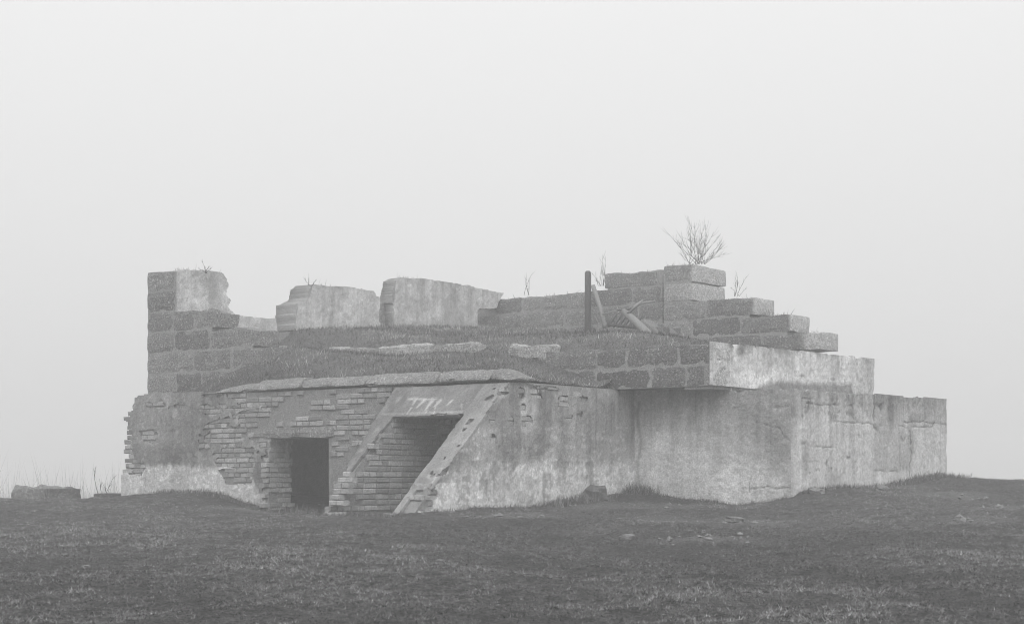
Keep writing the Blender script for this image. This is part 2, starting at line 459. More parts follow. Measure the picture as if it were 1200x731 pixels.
def door_wall_shape(px, py, s, z):
    ok = ~((s > D0) & (s < D1) & (z < DZ + .012 * np.sin(s * 9)))
    ok &= ~((s > H0 - .25) & (s < UB) & (z < ROOF - .05))
    lx = 156 + 1.5 * np.sin(z * 30) - np.where(py > 480, 6 + 6 * fbm(z * 13, z * 0, 55, 2), 0)
    lx = np.where(py > 548, 142.0, lx)
    ok &= px > lx
    ok &= z < 1.41 - .05 * sst(.5, .8, fbm(s * 3, s * 0, 56, 3))
    return ok
def door_wall_tone(px, py, s, z):
    t = .27 + .10 * (fbm(s * 2.2, z * 1.6, 57, 4) - .5)
    st = fbm(s * 7, z * .5, 58, 3)
    t = t * (.8 + .4 * st)
    t = t * (1 - .32 * ell(px, py, 215, 520, 24, 40, .6) * (.6 + .8 * st)) * (1 - .25 * ell(px, py, 180, 535, 40, 14, .5))
    low = 546 + 8 * (fbm(s * 3, s * 0 + 2, 59, 3) - .5) + 5 * (fbm(s * 22, s * 0, 60, 2) - .5)
    low = np.where(px > 285, low + (px - 285) * 1.6, low)
    low = np.where(px < 175, low - 2 + (175 - px) * .2, low)
    k = sst(-3, 4, py - low)
    t = t * (1 - k) + k * (.52 + .18 * (fbm(s * 4, z * 3, 61, 4) - .5))
    t = t * (1 - .35 * ell(px, py, 312, 555, 16, 26, .5)) * (1 - .4 * ell(px, py, 400, 540, 12, 22, .6))
    chip = sst(.62, .70, fbm(s * 14, z * 14, 62, 3)); t = t * (1 + .35 * chip)
    return np.clip(t, .05, .75)
def soft_disp(seed, amp=.016):
    def f(px, py, s, z):
        return amp * (fbm(s * 1.7, z * 1.7, seed, 3) - .5) + amp * .9 * (fbm(s * 9, z * 9, seed + 1, 3) - .5)
    return f
ins_door = lambda px, py, s, z: door_wall_shape(px, py, s, z) & ~expo_mask(px, py, s, z)
door_wall = put('door_wall', relief('door_wall', 'A', V0, UE - .3, UA_ + .12, DEEP, 1.42, ins_door, door_wall_tone, soft_disp(70), .03), M['plaster'], BK)
door_wall['label'] = 'flaking plaster wall with bare brick around the doorway'
WT = .5
cor = put('masonry_core', boxes_mesh('masonry_core', [
    (UE + .02, D0 - .03, V0 + .032, V0 + WT, DEEP, ROOF), (D1 + .008, H0 - .12, V0 + .033, V0 + WT, DEEP, ROOF - .002), (D0 - .035, D1 + .035, V0 + .035, V0 + WT, DZ + .02, ROOF - .004),
    (H0 - .125, UB - .06, V0 + .37, V0 + .42, HZ + .22, ROOF - .006)]), M['core'], door_wall)

# --- bricks
def brick_mesh(name, ln, seed):
    r = np.random.default_rng(seed)
    h = .064; dp = .10
    P = np.array([(x, y, z) for x in (0, 1) for y in (0, 1) for z in (0, 1)], float)
    v = P * [ln, dp, h] + r.normal(0, .0035, (8, 3))
    # chipped front: split the front face with an inset ring
    fr = [(0, 0), (1, 0), (1, 1), (0, 1)]
    vs = list(v)
    id_ = lambda x, y, z: x * 4 + y * 2 + z
    ring = []
    for (a, b) in fr:
        ring.append(len(vs)); vs.append(np.array([(.04 + .92 * a) * ln, -.007 + r.normal(0, .002), (.13 + .74 * b) * h]))
    f0 = [id_(a, 0, b) for a, b in fr]
    q = [ring, [f0[0], f0[1], ring[1], ring[0]], [f0[1], f0[2], ring[2], ring[1]], [f0[2], f0[3], ring[3], ring[2]], [f0[3], f0[0], ring[0], ring[3]],
         [id_(0, 0, 0), id_(0, 0, 1), id_(0, 1, 1), id_(0, 1, 0)], [id_(1, 0, 0), id_(1, 1, 0), id_(1, 1, 1), id_(1, 0, 1)],
         [id_(0, 0, 1), id_(1, 0, 1), id_(1, 1, 1), id_(0, 1, 1)], [id_(0, 0, 0), id_(0, 1, 0), id_(1, 1, 0), id_(1, 0, 0)], [id_(0, 1, 0), id_(0, 1, 1), id_(1, 1, 1), id_(1, 1, 0)]]
    return mesh_np(name, np.array(vs), q)
BRK = {}
for mk in ('brick', 'brick_dull'):
    for i in range(6):
        for ln, k in ((.25, 's'), (.12, 'h')):
            me = brick_mesh('brick', ln, i * 7 + (k == 'h')); me.materials.append(M[mk]); BRK[(mk, k, i)] = me
def set_bricks(kind, c, s0, s1, z0, z1, want, parent, seed, dull=.3, back=.012, drop=.05, jig=.006, pref=None, only=None):
    """brick courses behind the plaster of one wall; only bricks that want() sees are laid. c may be a function of z"""
    r = random.Random(seed); n = 0
    row = int(math.floor(z0 / .0755)) - 1
    while row * .0755 < z1:
        z = row * .0755; st = (row % 2 == 0)
        s = s0 - r.random() * .1 if st else s0 - .065 - r.random() * .05
        mixed = r.random() < .35
        while s < s1:
            k = only if only else 's' if (st or (mixed and r.random() < .6)) else 'h'
            ln = .25 if k == 's' else .12
            if z > z0 - .02 and want(s + ln / 2, z + .032, ln) and r.random() > drop:
                mk = pref(s + ln / 2, z) if pref else None
                mk = mk or ('brick_dull' if r.random() < dull else 'brick')
                o = bpy.data.objects.new('brick', BRK[(mk, k, r.randrange(6))])
                COL.objects.link(o); o.parent = parent
                cz = c(z) if callable(c) else c
                dep = back + abs(r.gauss(0, jig))
                if kind == 'A':
                    p = W(s, cz + dep, z); ang = math.atan2(U[1], U[0])
                else:                                    # faces +u: local x runs along +v, inward is -u
                    p = W(cz - dep, s, z); ang = math.atan2(V[1], V[0])
                o.location = tuple(p); o.rotation_euler = (r.gauss(0, .008), r.gauss(0, .005), ang + r.gauss(0, .008)); n += 1
            s += ln + .013
        row += 1
    return n
def mask_pts(fn, kind, c, s, z, ln, dz=.02):
    ss = np.array([s - ln * .4, s, s + ln * .4] * 2); zs = np.array([z - dz] * 3 + [z + dz] * 3)
    cz = c(zs) if callable(c) else c
    p = W(ss, cz, zs) if kind == 'A' else W(cz, ss, zs)
    px, py = pix(p); return fn(px, py, ss, zs)
def want_door(s, z, ln):
    m = mask_pts(lambda px, py, a, b: door_wall_shape(px, py, a, b), 'A', V0, s, z, ln)
    e = mask_pts(expo_mask, 'A', V0, s, z, ln)
    return bool(m.all() and e.sum() >= 2)
nb = set_bricks('A', V0, UE - .25, UA_ + .1, -.5, ROOF - .02, want_door, door_wall, 5, dull=.2, back=.016, jig=.004,
                pref=lambda s, z: 'brick_dull' if (z > .85 and random.random() < .35) else None)

# ragged brick end on the left
def want_end(s, z, ln): return True
for row in range(-6, 16):
    z = row * .0755 + .012
    Zl = uA(150, V0)[1]; py = HY - z * F / Zl
    if not (486 < py < 548): continue
    jut = random.choice((.0, .04, .08, .11, .02))
    o = bpy.data.objects.new('brick', BRK[('brick_dull', 's', row % 6)]); COL.objects.link(o); o.parent = door_wall
    o.location = tuple(W(UE - .17 + .05 - jut, V0 + .02 + random.random() * .02, z)); o.rotation_euler = (random.gauss(0, .03), random.gauss(0, .02), math.atan2(U[1], U[0]) + random.gauss(0, .06))
endc = put('masonry_end', boxes_mesh('masonry_end', [(UE - .08, UE + .1, V0 + .06, V0 + WT - .01, -.9, 1.05), (UE - .2, UE + .08, V0 + .05, V0 + WT, -1.1, .3), (UE + .03, UE + .5, V0 + WT - .05, V3, -1.1, ROOF - .01)]), M['core'], door_wall)

# --- doorway reveal: left jamb faces right, brick with patches of plaster
JV = vB(342, D0)[0]
def jamb_in(px, py, s, z):
    e = (fbm(s * 5, z * 7, 81, 3) > .57) | (py > 588)
    return (z < DZ) & ~(e & (py > 530)) & (s < JV + .05 * fbm(z * 13, z * 0, 82, 2))
jamb = put('door_jamb', relief('door_jamb', 'B', D0, V0 + .005, V0 + WT, DEEP, DZ, jamb_in, lambda px, py, s, z: .36 + .12 * (fbm(s * 6, z * 4, 83) - .5), soft_disp(84, .012), .03), M['plaster'], BK)
set_bricks('B', D0, V0 + .02, V0 + WT - .14, -.55, DZ - .03, lambda s, z, ln: not mask_pts(jamb_in, 'B', D0, s, z, ln).all(), jamb, 9, dull=.1, back=.008)
lint = put('lintel', rough_box('lintel', D0 - .12, D1 + .14, V0 - .012, V0 + WT - .02, DZ, DZ + .165, amp=.008, seg=.06, seed=3, tone=.28, rnd=.008), M['block'], BK)
# dark room behind
room = put('inner_wall', boxes_mesh('inner_wall', [(UE + .5, UB - .5, V3 - .45, V3, -1.1, ROOF - .012), (-16.9, -16.4, V0 + WT, V3 - .45, -1.1, ROOF - .015), (UE + .5, -14.6, V0 + 2.6, V0 + 2.9, -1.1, ROOF - .018)]), M['core'], BK)
ceil = put('roof_slab', boxes_mesh('roof_slab', [(UE + .3, UB - .05, V0 + .3, V3 - .1, ROOF - .16, ROOF - .001), (UB - .06, UC - .3, V2 + .3, V3 - .1, ROOF - .163, ROOF - .05)]), M['slab'], BK)

# --- sloped entrance front: plaster on a slope, opening cut through it
def front_v(z): return V0 - KS * (ROOF - z)
def u_left(z): return np.interp(z, [-.5, -.33, -.1, .11, .46, 1.3], [-15.6, -15.75, -15.93, -16.03, -16.07, -16.23])
def slope_in(px, py, s, z):
    ok = (s > u_left(z) + .012 * np.sin(z * 5) + .04 * (fbm(z * 9, z * 0, 91, 3) - .3)) & (s < UB + .005 - .05 * sst(.5, .7, fbm(z * 7, z * 0 + 3, 92, 3)))
    eg = .035 * sst(.45, .75, fbm(z * 11 + 2, s * 4, 301, 3)); ok &= ~((s > H0 - eg) & (s < H1 + .5 * eg) & (z < HZ + .02 * sst(.5, .8, fbm(s * 8, s * 0, 302, 3))))
    ok &= ~((s > UB - .22) & (z > -.1) & (fbm(s * 10, z * 16, 303, 3) > .70))
    ok &= ~((s < H0 + .01) & (z < .06 + .16 * fbm(s * 9, s * 0, 93, 2)))
    ok &= ~((s > H1 - .01) & (s > UB - .25) & (z < -.10) & (fbm(s * 8, z * 8, 94) > .38))
    ok &= ~((s < H0) & (s > H0 - .02 - .03 * fbm(z * 12, z * 0, 95)) & (z < .9))
    return ok & (z < ROOF - .012)
def slope_tone(px, py, s, z):
    t = .19 + .08 * (fbm(s * 2.4, z * 2, 96, 4) - .5)
    t = t * (.75 + .5 * fbm(s * 9, z * 3, 97, 4)) * (1 + .5 * sst(.58, .72, fbm(s * 7, z * 7, 304, 4)) * sst(.55, .2, np.minimum(np.abs(s - H0 + .1), np.abs(s - UB + .15)) * 4))
    t = np.where(s > H1, t * 1.35, t)
    for (a, b, c, d, w_) in ((478, 467, 512, 467.5, 1.1), (497, 468, 489, 477, 1.6), (507, 468, 498, 480, 1.5), (516, 468, 509, 476, 1.3), (487, 467, 484, 474, 1.4), (530, 469, 523, 475, .9), (512, 470, 508, 485, .6), (500, 476, 499, 485, .5), (482, 478, 476, 486, .6), (541, 474, 541, 480, .7)):
        L2 = (c - a) ** 2 + (d - b) ** 2; q_ = np.clip(((px - a) * (c - a) + (py - b) * (d - b)) / L2, 0, 1)
        g_ = np.exp(-(np.hypot(px - a - q_ * (c - a), py - b - q_ * (d - b)) / (w_ * (1.2 - .7 * q_))) ** 2); t = t * (1 - g_) + .44 * g_
    t = t * (1 + .5 * inpoly(px, py, [(448, 486.5), (542, 484), (542, 481.5), (448, 484.5)]))
    return np.clip(t, .1, .75)
sl = put('sloped_front', relief('sloped_front', 'S', 0, UA_ - .02, UB + .02, -.95, ROOF - .01, slope_in, slope_tone, soft_disp(99, .014), .035), M['plaster'], BK)
# cheeks and their inner fill
def wedge(name, ua, ub, inset, m, parent, vback, z0=-.95):
    z1 = ROOF - .02
    vs = np.concatenate([W([ua, ua, ua, ua], [front_v(z0) + inset, vback, vback, front_v(z1) + inset], [z0, z0, z1, z1]), W([ub] * 4, [front_v(z0) + inset, vback, vback, front_v(z1) + inset], [z0, z0, z1, z1])])
    q = [[0, 1, 2, 3], [7, 6, 5, 4], [0, 4, 5, 1], [1, 5, 6, 2], [2, 6, 7, 3], [3, 7, 4, 0]]
    return put(name, mesh_np(name, vs, q), m, parent)
chL = put('entrance_cheek', boxes_mesh('entrance_cheek', [(H0 - .3, H0 - .1, V0 + .38, V0 + 2.6, -1.1, ROOF - .17)]), M['core'], BK)
chL['label'] = 'brick cheek wall on the inner left of the sloped entrance'
wedge('cheek_core', UA_ + .26, H0 - .03, .075, M['core'], chL, V0 + .4, .05)
wedge('cheek_core', H0 - .085, H0 - .022, .16, M['core'], chL, V0 + .4)
# cheek brick: laid up to the sloped edge
def cheek_want(s, z, ln): return front_v(z) + (.05 if z < .1 else .01) + (.05 if int(z / .0755) % 2 else 0) < s - ln * .42 and s < V0 + 1.25 and z < HZ - .03
set_bricks('B', H0, V0 - 2.1, V0 + 1.4, -.42, HZ, cheek_want, chL, 21, dull=.72, back=.008, drop=.01, jig=.004)
# broken lower edge of the sloped strip: bare brick ends
def strip_want(s, z, ln): return (u_left(z) - .03 < s - ln * .5) and (s + ln * .5 < max(H0 + .03, u_left(z) + .30)) and (z < .16)
def strip_up(s, z, ln): return (H0 - .09 < s - ln * .45) and (s + ln * .4 < H0 + .06) and (.2 < z < HZ)
set_bricks('A', lambda z: front_v(z) + .0, UA_ - .02, H0 + .4, -.45, HZ, lambda s, z, ln: strip_want(s, z, ln) or strip_up(s, z, ln), chL, 23, dull=.1, back=.02, drop=.06, only='h')
chR = put('right_cheek', boxes_mesh('right_cheek', [(H1 + .01, UB - .052, V0 + .05, V0 + 2.6, -1.1, ROOF - .172)]), M['core'], BK)
wedge('cheek_core', H1 + .004, UB - .05, .06, M['core'], chR, V0 + .4)
set_bricks('A', lambda z: front_v(z), H1 + .02, UB - .02, -.42, -.05, lambda s, z, ln: s + ln / 2 < UB and s - ln / 2 > H1, chR, 29, dull=.2, back=.035, drop=.1)
hv = [front_v(HZ) + .045, V0 + .36, V0 + .36, front_v(1.32) + .045]; hz = [HZ + .004, HZ + .004, 1.32, 1.32]
put('lintel', mesh_np('lintel', np.concatenate([W([H0 - .03] * 4, hv, hz), W([H1 + .03] * 4, hv, hz)]), [[0, 1, 2, 3], [7, 6, 5, 4], [0, 4, 5, 1], [1, 5, 6, 2], [2, 6, 7, 3], [3, 7, 4, 0]]), M['slab'], sl)

# --- side wall of the entrance block (faces right)
HOLES = [(548, 493, 4, 6), (551, 502, 5, 3), (563, 479, 4, 3), (571, 462, 7, 3), (592, 458, 5, 4), (611, 459, 4, 6), (614, 476, 3, 3), (618, 493, 6, 6), (598, 493, 4, 3), (627, 457, 6, 4), (629, 464, 6, 2.5), (660, 467, 5, 2.5), (661, 474, 6, 3), (676, 458, 5, 4),
         (683, 468, 6, 2.5), (680, 485, 4, 2.5), (579, 512, 3, 2), (576, 494, 3, 2), (668, 490, 4, 3), (505, 580, 8, 5), (500, 592, 8, 6), (645, 456, 10, 2)]
def side_holes(px, py, s, z):
    r = np.zeros(px.shape, bool)
    wx = px + 4 * (fbm(s * 9, z * 9, 101, 2) - .5); wy = py + 4 * (fbm(s * 9, z * 9 + 5, 102, 2) - .5)
    for (a, b, c, d) in HOLES: r |= (np.abs((wx - a) / c) ** 3 + np.abs((wy - b) / d) ** 3) < 1
    return r
def side_shape(px, py, s, z):
    ok = s > front_v(z) + .01 + .07 * sst(.5, .7, fbm(z * 7, z * 0 + 3, 92, 3))
    ok &= z < ROOF - .004 - .05 * sst(.55, .8, fbm(s * 5, s * 0, 103, 3))
    ok &= ~((s > V2 - .12) & (z > ROOF - .05 - (s - V2 + .12) * .6))
    return ok
STK = 0
def side_tone(px, py, s, z):
    n = fbm(s * 2.2, z * 2.0, 104, 4); st = fbm(s * 8, z * .45, 105, 3); sp = fbm(s * 16, z * 16, 106, 3)
    t = .40 + .16 * (n - .5)
    wx = px + 10 * (fbm(s * 4, z * 4, 107) - .5); wy = py + 16 * (fbm(s * 5, z * 5, 108) - .5)
    dark = softpoly(wx, wy, [(572, 466), (610, 458), (614, 480), (612, 500), (618, 520), (606, 545), (596, 552), (588, 545), (585, 520), (578, 500), (566, 480)])
    dark2 = softpoly(wx, wy, [(628, 450), (650, 455), (650, 500), (647, 525), (636, 535), (622, 545), (612, 548), (618, 520), (630, 505), (629, 480)])
    d3 = softpoly(wx, wy, [(652, 470), (665, 474), (666, 520), (660, 545), (654, 530), (656, 505)])
    t = t * (1 - .42 * dark) * (1 - .5 * dark2 * (.7 + .6 * st)) * (1 - .38 * d3)
    low = 548 + (px - 500) * -.03 + 26 * (n - .5) + 14 * (sp - .5)
    k = sst(-8, 8, py - low) * (1 - .6 * np.maximum(dark, dark2))
    t = t * (1 - k) + k * (.60 + .3 * (sp - .5) + .1 * (n - .5))
    t = t * (1 - .45 * ell(px, py, 520, 540, 26, 44, .7) * sst(.35, .6, n + .15) * (py < 565))
    t = t * (1 - .3 * sst(.58, .66, fbm(s * 5, z * 3, 109, 3)) * (py > 540))
    t = t * (1 + .4 * sst(.62, .7, sp) * (py > 500)) * (.85 + .3 * st)
    strk = np.exp(-((px - 612) / 1.6) ** 2) * (py > 470) * (py < 535); t = t + .22 * strk * fbm(z * 20, z * 0, 110, 2)
    return np.clip(t, .07, .78)
side = put('side_wall', relief('side_wall', 'B', UB, V0 - KS * 2.4, V2 + .01, -1.0, ROOF, lambda px, py, s, z: side_shape(px, py, s, z) & ~side_holes(px, py, s, z), side_tone, soft_disp(111, .02), .03), M['plaster'], BK)
side['label'] = 'stained side wall with chipped brick corners'
put('masonry_core', boxes_mesh('masonry_core', [(UB - .5, UB - .04, V0 + .41, V2 + .4, -1.1, ROOF - .02)]), M['core'], side)
set_bricks('B', UB, V0 - 1.9, V2, -.45, ROOF - .03, lambda s, z, ln: bool(mask_pts(side_shape, 'B', UB, s, z, ln).all() and mask_pts(side_holes, 'B', UB, s, z, ln, .028).any()), side, 31, dull=.25, back=.016, drop=.15)

# --- recessed wall under the overhang
def crack(px, py, pts, w=.7):
    px = px + 3.5 * (fbm(px * .13, py * .13, 191, 3) - .5); py = py + 5 * (fbm(px * .11 + 5, py * .11, 192, 3) - .5)
    brk = .15 + .85 * sst(.28, .45, fbm(px * .09, py * .09, 193, 2))
    d = np.full(px.shape, 1e9)
    for (a, b), (c, e) in zip(pts[:-1], pts[1:]):
        L2 = (c - a) ** 2 + (e - b) ** 2; t = np.clip(((px - a) * (c - a) + (py - b) * (e - b)) / L2, 0, 1)
        d = np.minimum(d, np.hypot(px - a - t * (c - a), py - b - t * (e - b)))
    return np.exp(-(d / w) ** 2) * brk
MC = [[(870, 572), (900, 571), (930, 572)], [(878, 560), (878, 576)], [(860, 477), (925, 476)], [(895, 497), (912, 500), (920, 512)], [(660, 480), (700, 486), (720, 492)]]
def mid_tone(px, py, s, z):
    n = fbm(s * 1.8, z * 1.6, 120, 4); st = fbm(s * 7, z * .5, 121, 3); sp = fbm(s * 15, z * 15, 122, 3)
    t = .50 + .14 * (n - .5)
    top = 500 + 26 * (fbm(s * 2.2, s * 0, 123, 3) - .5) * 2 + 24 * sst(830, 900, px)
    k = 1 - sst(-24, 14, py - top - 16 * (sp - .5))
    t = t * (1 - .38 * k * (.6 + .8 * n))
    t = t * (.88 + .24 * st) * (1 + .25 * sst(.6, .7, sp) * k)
    t = t * (1 - .4 * np.exp(-((px - 749 - 2 * np.sin(py * .1)) / 2.2) ** 2) * (py > 470))
    t = t * (1 - .3 * ell(px, py, 912, 520, 14, 28, .5)) * (1 - .15 * ell(px, py, 880, 515, 50, 25, .8))
    for c in MC[:4]: t = t * (1 - .5 * crack(px, py, c))
    t = t * (1 + .18 * (py > 505) * ell(px, py, 800, 535, 60, 30, .9))
    return np.clip(t, .08, .72)
def mid_disp(px, py, s, z):
    d = soft_disp(124, .018)(px, py, s, z)
    for c in MC[:4]: d = d - .012 * crack(px, py, c)
    return d
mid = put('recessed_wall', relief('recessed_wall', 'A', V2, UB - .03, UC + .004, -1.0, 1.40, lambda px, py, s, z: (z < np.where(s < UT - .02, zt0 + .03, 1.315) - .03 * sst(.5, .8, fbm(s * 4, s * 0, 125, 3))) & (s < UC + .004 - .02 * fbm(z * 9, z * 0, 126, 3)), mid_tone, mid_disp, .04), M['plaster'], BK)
put('masonry_core', boxes_mesh('masonry_core', [(UB - .45, UC - .04, V2 + .035, V2 + .45, -1.1, 1.26), (UB - .3, UT - .06, V2 + .036, V2 + .44, 1.2, zt0 + .05)]), M['core'], mid)

# --- right wall
RC = [[(945, 473), (960, 474), (975, 474), (998, 475)], [(980, 493), (1000, 495), (1030, 497), (1060, 499)], [(1060, 494), (1108, 497)], [(1025, 463), (1025, 500)], [(948, 523), (980, 524)], [(945, 541), (966, 543)], [(1024, 551), (1050, 552), (1052, 555)], [(1066, 500), (1068, 530), (1066, 560)],
      [(1060, 500), (1078, 501), (1094, 500), (1095, 495)], [(935, 466), (955, 467)]]
RSPOT = [(948, 478, 4, 6, .55), (1032, 475, 4, 3, .55), (993, 535, 3, 3, .5), (1060, 514, 4, 2, .4), (970, 541, 1.5, 3, .6), (957, 550, 2, 1, .7), (948, 555, 1.5, 1, .7), (974, 549, 1.5, 1, .7), (977, 490, 4, 4, .35), (985, 482, 2, 1.5, .5), (997, 485, 5, 3, .35), (1003, 490, 6, 3, .4), (1006, 510, 3, 3, .3), (1046, 468, 6, 4, .3), (1028, 503, 5, 3, .4), (942, 520, 4, 3, .5)]
def right_tone(px, py, s, z):
    n = fbm(s * 1.7, z * 1.5, 130, 4); st = fbm(s * 6, z * .45, 131, 3); sp = fbm(s * 16, z * 16, 132, 3)
    t = .56 + .16 * (n - .5)
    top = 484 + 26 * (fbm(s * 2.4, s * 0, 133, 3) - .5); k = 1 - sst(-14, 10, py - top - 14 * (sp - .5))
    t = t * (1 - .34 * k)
    t = t * (1 - .30 * sst(1022, 1027, px) * (1 - sst(1064, 1068, px)) * (1 - sst(548, 556, py)) * (.6 + .8 * st))
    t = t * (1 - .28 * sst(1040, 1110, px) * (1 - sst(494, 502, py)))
    t = t * (1 - .5 * ell(px, py, 1044, 482, 4, 18, .5)) * (1 - .35 * ell(px, py, 1068, 515, 3, 32, .5)) * (1 - .35 * ell(px, py, 1074, 490, 8, 6, .5))
    t = t * (1 - .32 * ell(px, py, 944, 535, 4, 22, .5))
    for c in RC: t = t * (1 - .6 * crack(px, py, c))
    for (a, b, c, d, w) in RSPOT: t = t * (1 - w * ell(px + 10 * (fbm(s * 10, z * 10, 137, 3) - .5), py + 10 * (fbm(s * 10, z * 10 + 4, 138, 3) - .5), a, b, c, d, .8))
    t = t * (.86 + .28 * st) * (1 - .3 * sst(.6, .68, sp) * k)
    return np.clip(t, .08, .78)
def right_disp(px, py, s, z):
    d = soft_disp(134, .016)(px, py, s, z)
    for c in RC: d = d - .014 * crack(px, py, c)
    for (a, b, c, dd, w) in RSPOT: d = d - .012 * ell(px + 10 * (fbm(s * 10, z * 10, 137, 3) - .5), py + 10 * (fbm(s * 10, z * 10 + 4, 138, 3) - .5), a, b, c, dd, .8)
    return d
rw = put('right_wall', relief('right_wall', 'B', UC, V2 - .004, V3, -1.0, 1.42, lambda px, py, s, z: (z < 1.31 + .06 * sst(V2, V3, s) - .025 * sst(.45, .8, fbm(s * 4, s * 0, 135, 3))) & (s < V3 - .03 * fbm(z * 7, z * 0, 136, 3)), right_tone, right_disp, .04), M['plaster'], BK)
rw['label'] = 'pale cracked concrete wall at the right end'
put('masonry_core', boxes_mesh('masonry_core', [(UC - .5, UC - .035, V2 + .01, V3 - .05, -1.1, 1.27), (UB, UC - .1, V3 - .5, V3 - .04, -1.1, 1.26)]), M['core'], rw)

# --- roof edge over the door wall: weathered slab, broken at both ends
se = []
pieces = [(232, 300), (300, 352), (352, 428), (428, 512), (512, 574), (574, 621)]
for i, (a, b) in enumerate(pieces):
    ua, ub_ = uA(a, V0)[0], uA(b, V0)[0]
    if b == 621: ub_ = UB + .10
    zt = 1.50 if i == 0 else 1.535
    me = rough_box('edge_slab', ua + .003, ub_ - .003, V0 - .05 - .02 * (i % 2), V0 + .5, ROOF + .004 + .008 * (i % 3), zt + .01 * (i % 2), amp=.018, seg=.045, seed=140 + i, tone=.25 if i < 5 else .22, rnd=.015)
    co = np.empty(len(me.vertices) * 3); me.vertices.foreach_get('co', co); co = co.reshape(-1, 3)
    uu, vv = uv_of(co[:, 0], co[:, 1]); sh_ = (.15 * np.clip((co[:, 2] - EYE - ROOF) / .17, 0, 1.2) * (vv < V0 + .2))[:, None]
    co[:, :2] += sh_ * V[None, :]; me.vertices.foreach_set('co', co.ravel()); me.update()
    if i in (0, 5):
        co = np.empty(len(me.vertices) * 3); me.vertices.foreach_get('co', co); co = co.reshape(-1, 3)
        uu, _ = uv_of(co[:, 0], co[:, 1]); f = (uu - ua) / (ub_ - ua); f = f if i == 0 else 1 - f
        co[:, 2] -= (co[:, 2] - EYE - ROOF) * (1 - sst(0, .85, f)) * (.85 if i == 0 else .7)
        me.vertices.foreach_set('co', co.ravel()); me.update()
    se.append(put('edge_slab', me, M['block'], BK))

# --- upper walls of big rough blocks
def lay(parent, plane_v, depth, rows, seed, tone=.105, right=None, amp=.007, rag_top=0.0):
    """rows: list of (z0, z1, [joint pixels], kwargs)"""
    k = 0
    for (z0, z1, js, kw) in rows:
        for a, b in zip(js[:-1], js[1:]):
            ua, ub_ = uA(a, plane_v)[0], uA(b, plane_v)[0]
            last = (b == js[-1])
            opt = dict(kw); lt = opt.pop('light', {}).get(a, None); dep = opt.pop('depth', depth); jt = opt.pop('jut', 0)
            tn = lt if lt else tone * random.uniform(.68, 1.3)
            me = rough_box('block', ua + .007, ub_ - .007, plane_v + random.uniform(-.012, .0) - jt, plane_v + dep, z0 + .008, z1 - .008, amp=amp, seed=seed + k, tone=tn,
                           top_rag=opt.get('rag', 0) if a >= opt.get('start', 0) else 0, rnd=.008, right_tone=(right if last else None), right_cut=opt.get('cut', 0) if last else 0)
            put('block', me, M['block'], parent); k += 1
    return k
def zl(py, px, v): return zz(py, uA(px, v)[1])
zs = [zl(y, 190, VL) for y in (461, 437.5, 413.5, 389, 365.5, 341.5, 315.5)]
WL = put('upper_left_wall', boxes_mesh('upper_left_wall', [(ULO + .02, uA(296, VL)[0], VL + .006, VL + .5, 1.30, zs[3] - .07), (ULO + .021, uA(248, VL)[0], VL + .007, VL + .49, 1.31, zs[4] - .09), (ULO + .022, uA(314, VL)[0], VL + .009, VL + .48, 1.31, zs[2] - .02), (ULO + .02, UL - .02, VL + .008, VL + .6, 1.32, zs[6] - .05)]), M['mortar'], BK)
WL['label'] = 'broken upper wall of big dark blocks at the left end'
lay(WL, VL, .52, [
    (zs[0], zs[1], [172, 206, 236, 268], {}), (zs[1], zs[2], [172, 227, 270, 318], {}), (zs[2], zs[3], [172, 204, 246, 300], {'light': {246: .22}, 'rag': .06, 'start': 246}),
    (zs[3], zs[4], [172, 203, 227, 254], {'light': {227: .24}, 'rag': .08, 'start': 227}), (zs[4], zs[5], [172, 205.5], {'depth': .5}), (zs[5], zs[6], [172, 205.5], {'depth': .5, 'rag': .03})], 200, tone=.20)  # blocks toned paler than the front tier to stand in for haze
# inner face of the left side wall: three broken standing pieces, pale render lifted further for haze
def panel(name, prof, v_a, v_b, z_lo, seed, base, th, label):
    def ins(px, py, s, z):
        w = 1.6
        return inpoly(px + 1.6 * (fbm(s * 9, z * 9, seed, 3) - .5), py + 2.4 * (fbm(s * 12 + 3, z * 9, seed + 1, 3) - .5), prof)
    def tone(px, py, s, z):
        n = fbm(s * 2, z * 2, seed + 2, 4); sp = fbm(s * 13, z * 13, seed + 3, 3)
        end = ~inpoly(px - 2.2, py, prof) & (px < prof[0][0] + 30)  # left ends painted darker for shade on the turned face, and weathering
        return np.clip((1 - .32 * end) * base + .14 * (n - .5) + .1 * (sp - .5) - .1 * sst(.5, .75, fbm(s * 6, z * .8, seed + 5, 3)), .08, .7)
    def dsp(px, py, s, z): return .055 + .04 * (fbm(s * 2, z * 2, seed + 4, 3) - .5) + .02 * (fbm(s * 9, z * 9, seed + 5, 3) - .5)
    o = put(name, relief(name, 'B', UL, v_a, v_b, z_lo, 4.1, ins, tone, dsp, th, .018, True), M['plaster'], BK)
    o['label'] = label; return o
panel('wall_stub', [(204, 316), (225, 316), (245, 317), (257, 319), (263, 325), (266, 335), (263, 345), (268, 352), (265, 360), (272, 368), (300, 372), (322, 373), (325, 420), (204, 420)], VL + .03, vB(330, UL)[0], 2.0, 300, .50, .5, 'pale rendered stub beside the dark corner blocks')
panel('wall_panel', [(342, 373), (344, 356), (352, 353), (358, 349), (361, 337), (366, 333), (385, 335), (400, 335), (418, 338), (437, 341), (439, 346), (443, 348), (443, 420), (342, 420)], vB(330, UL)[0], vB(446, UL)[0], 2.2, 310, .48, .42, 'lower pale wall panel with a broken left end')
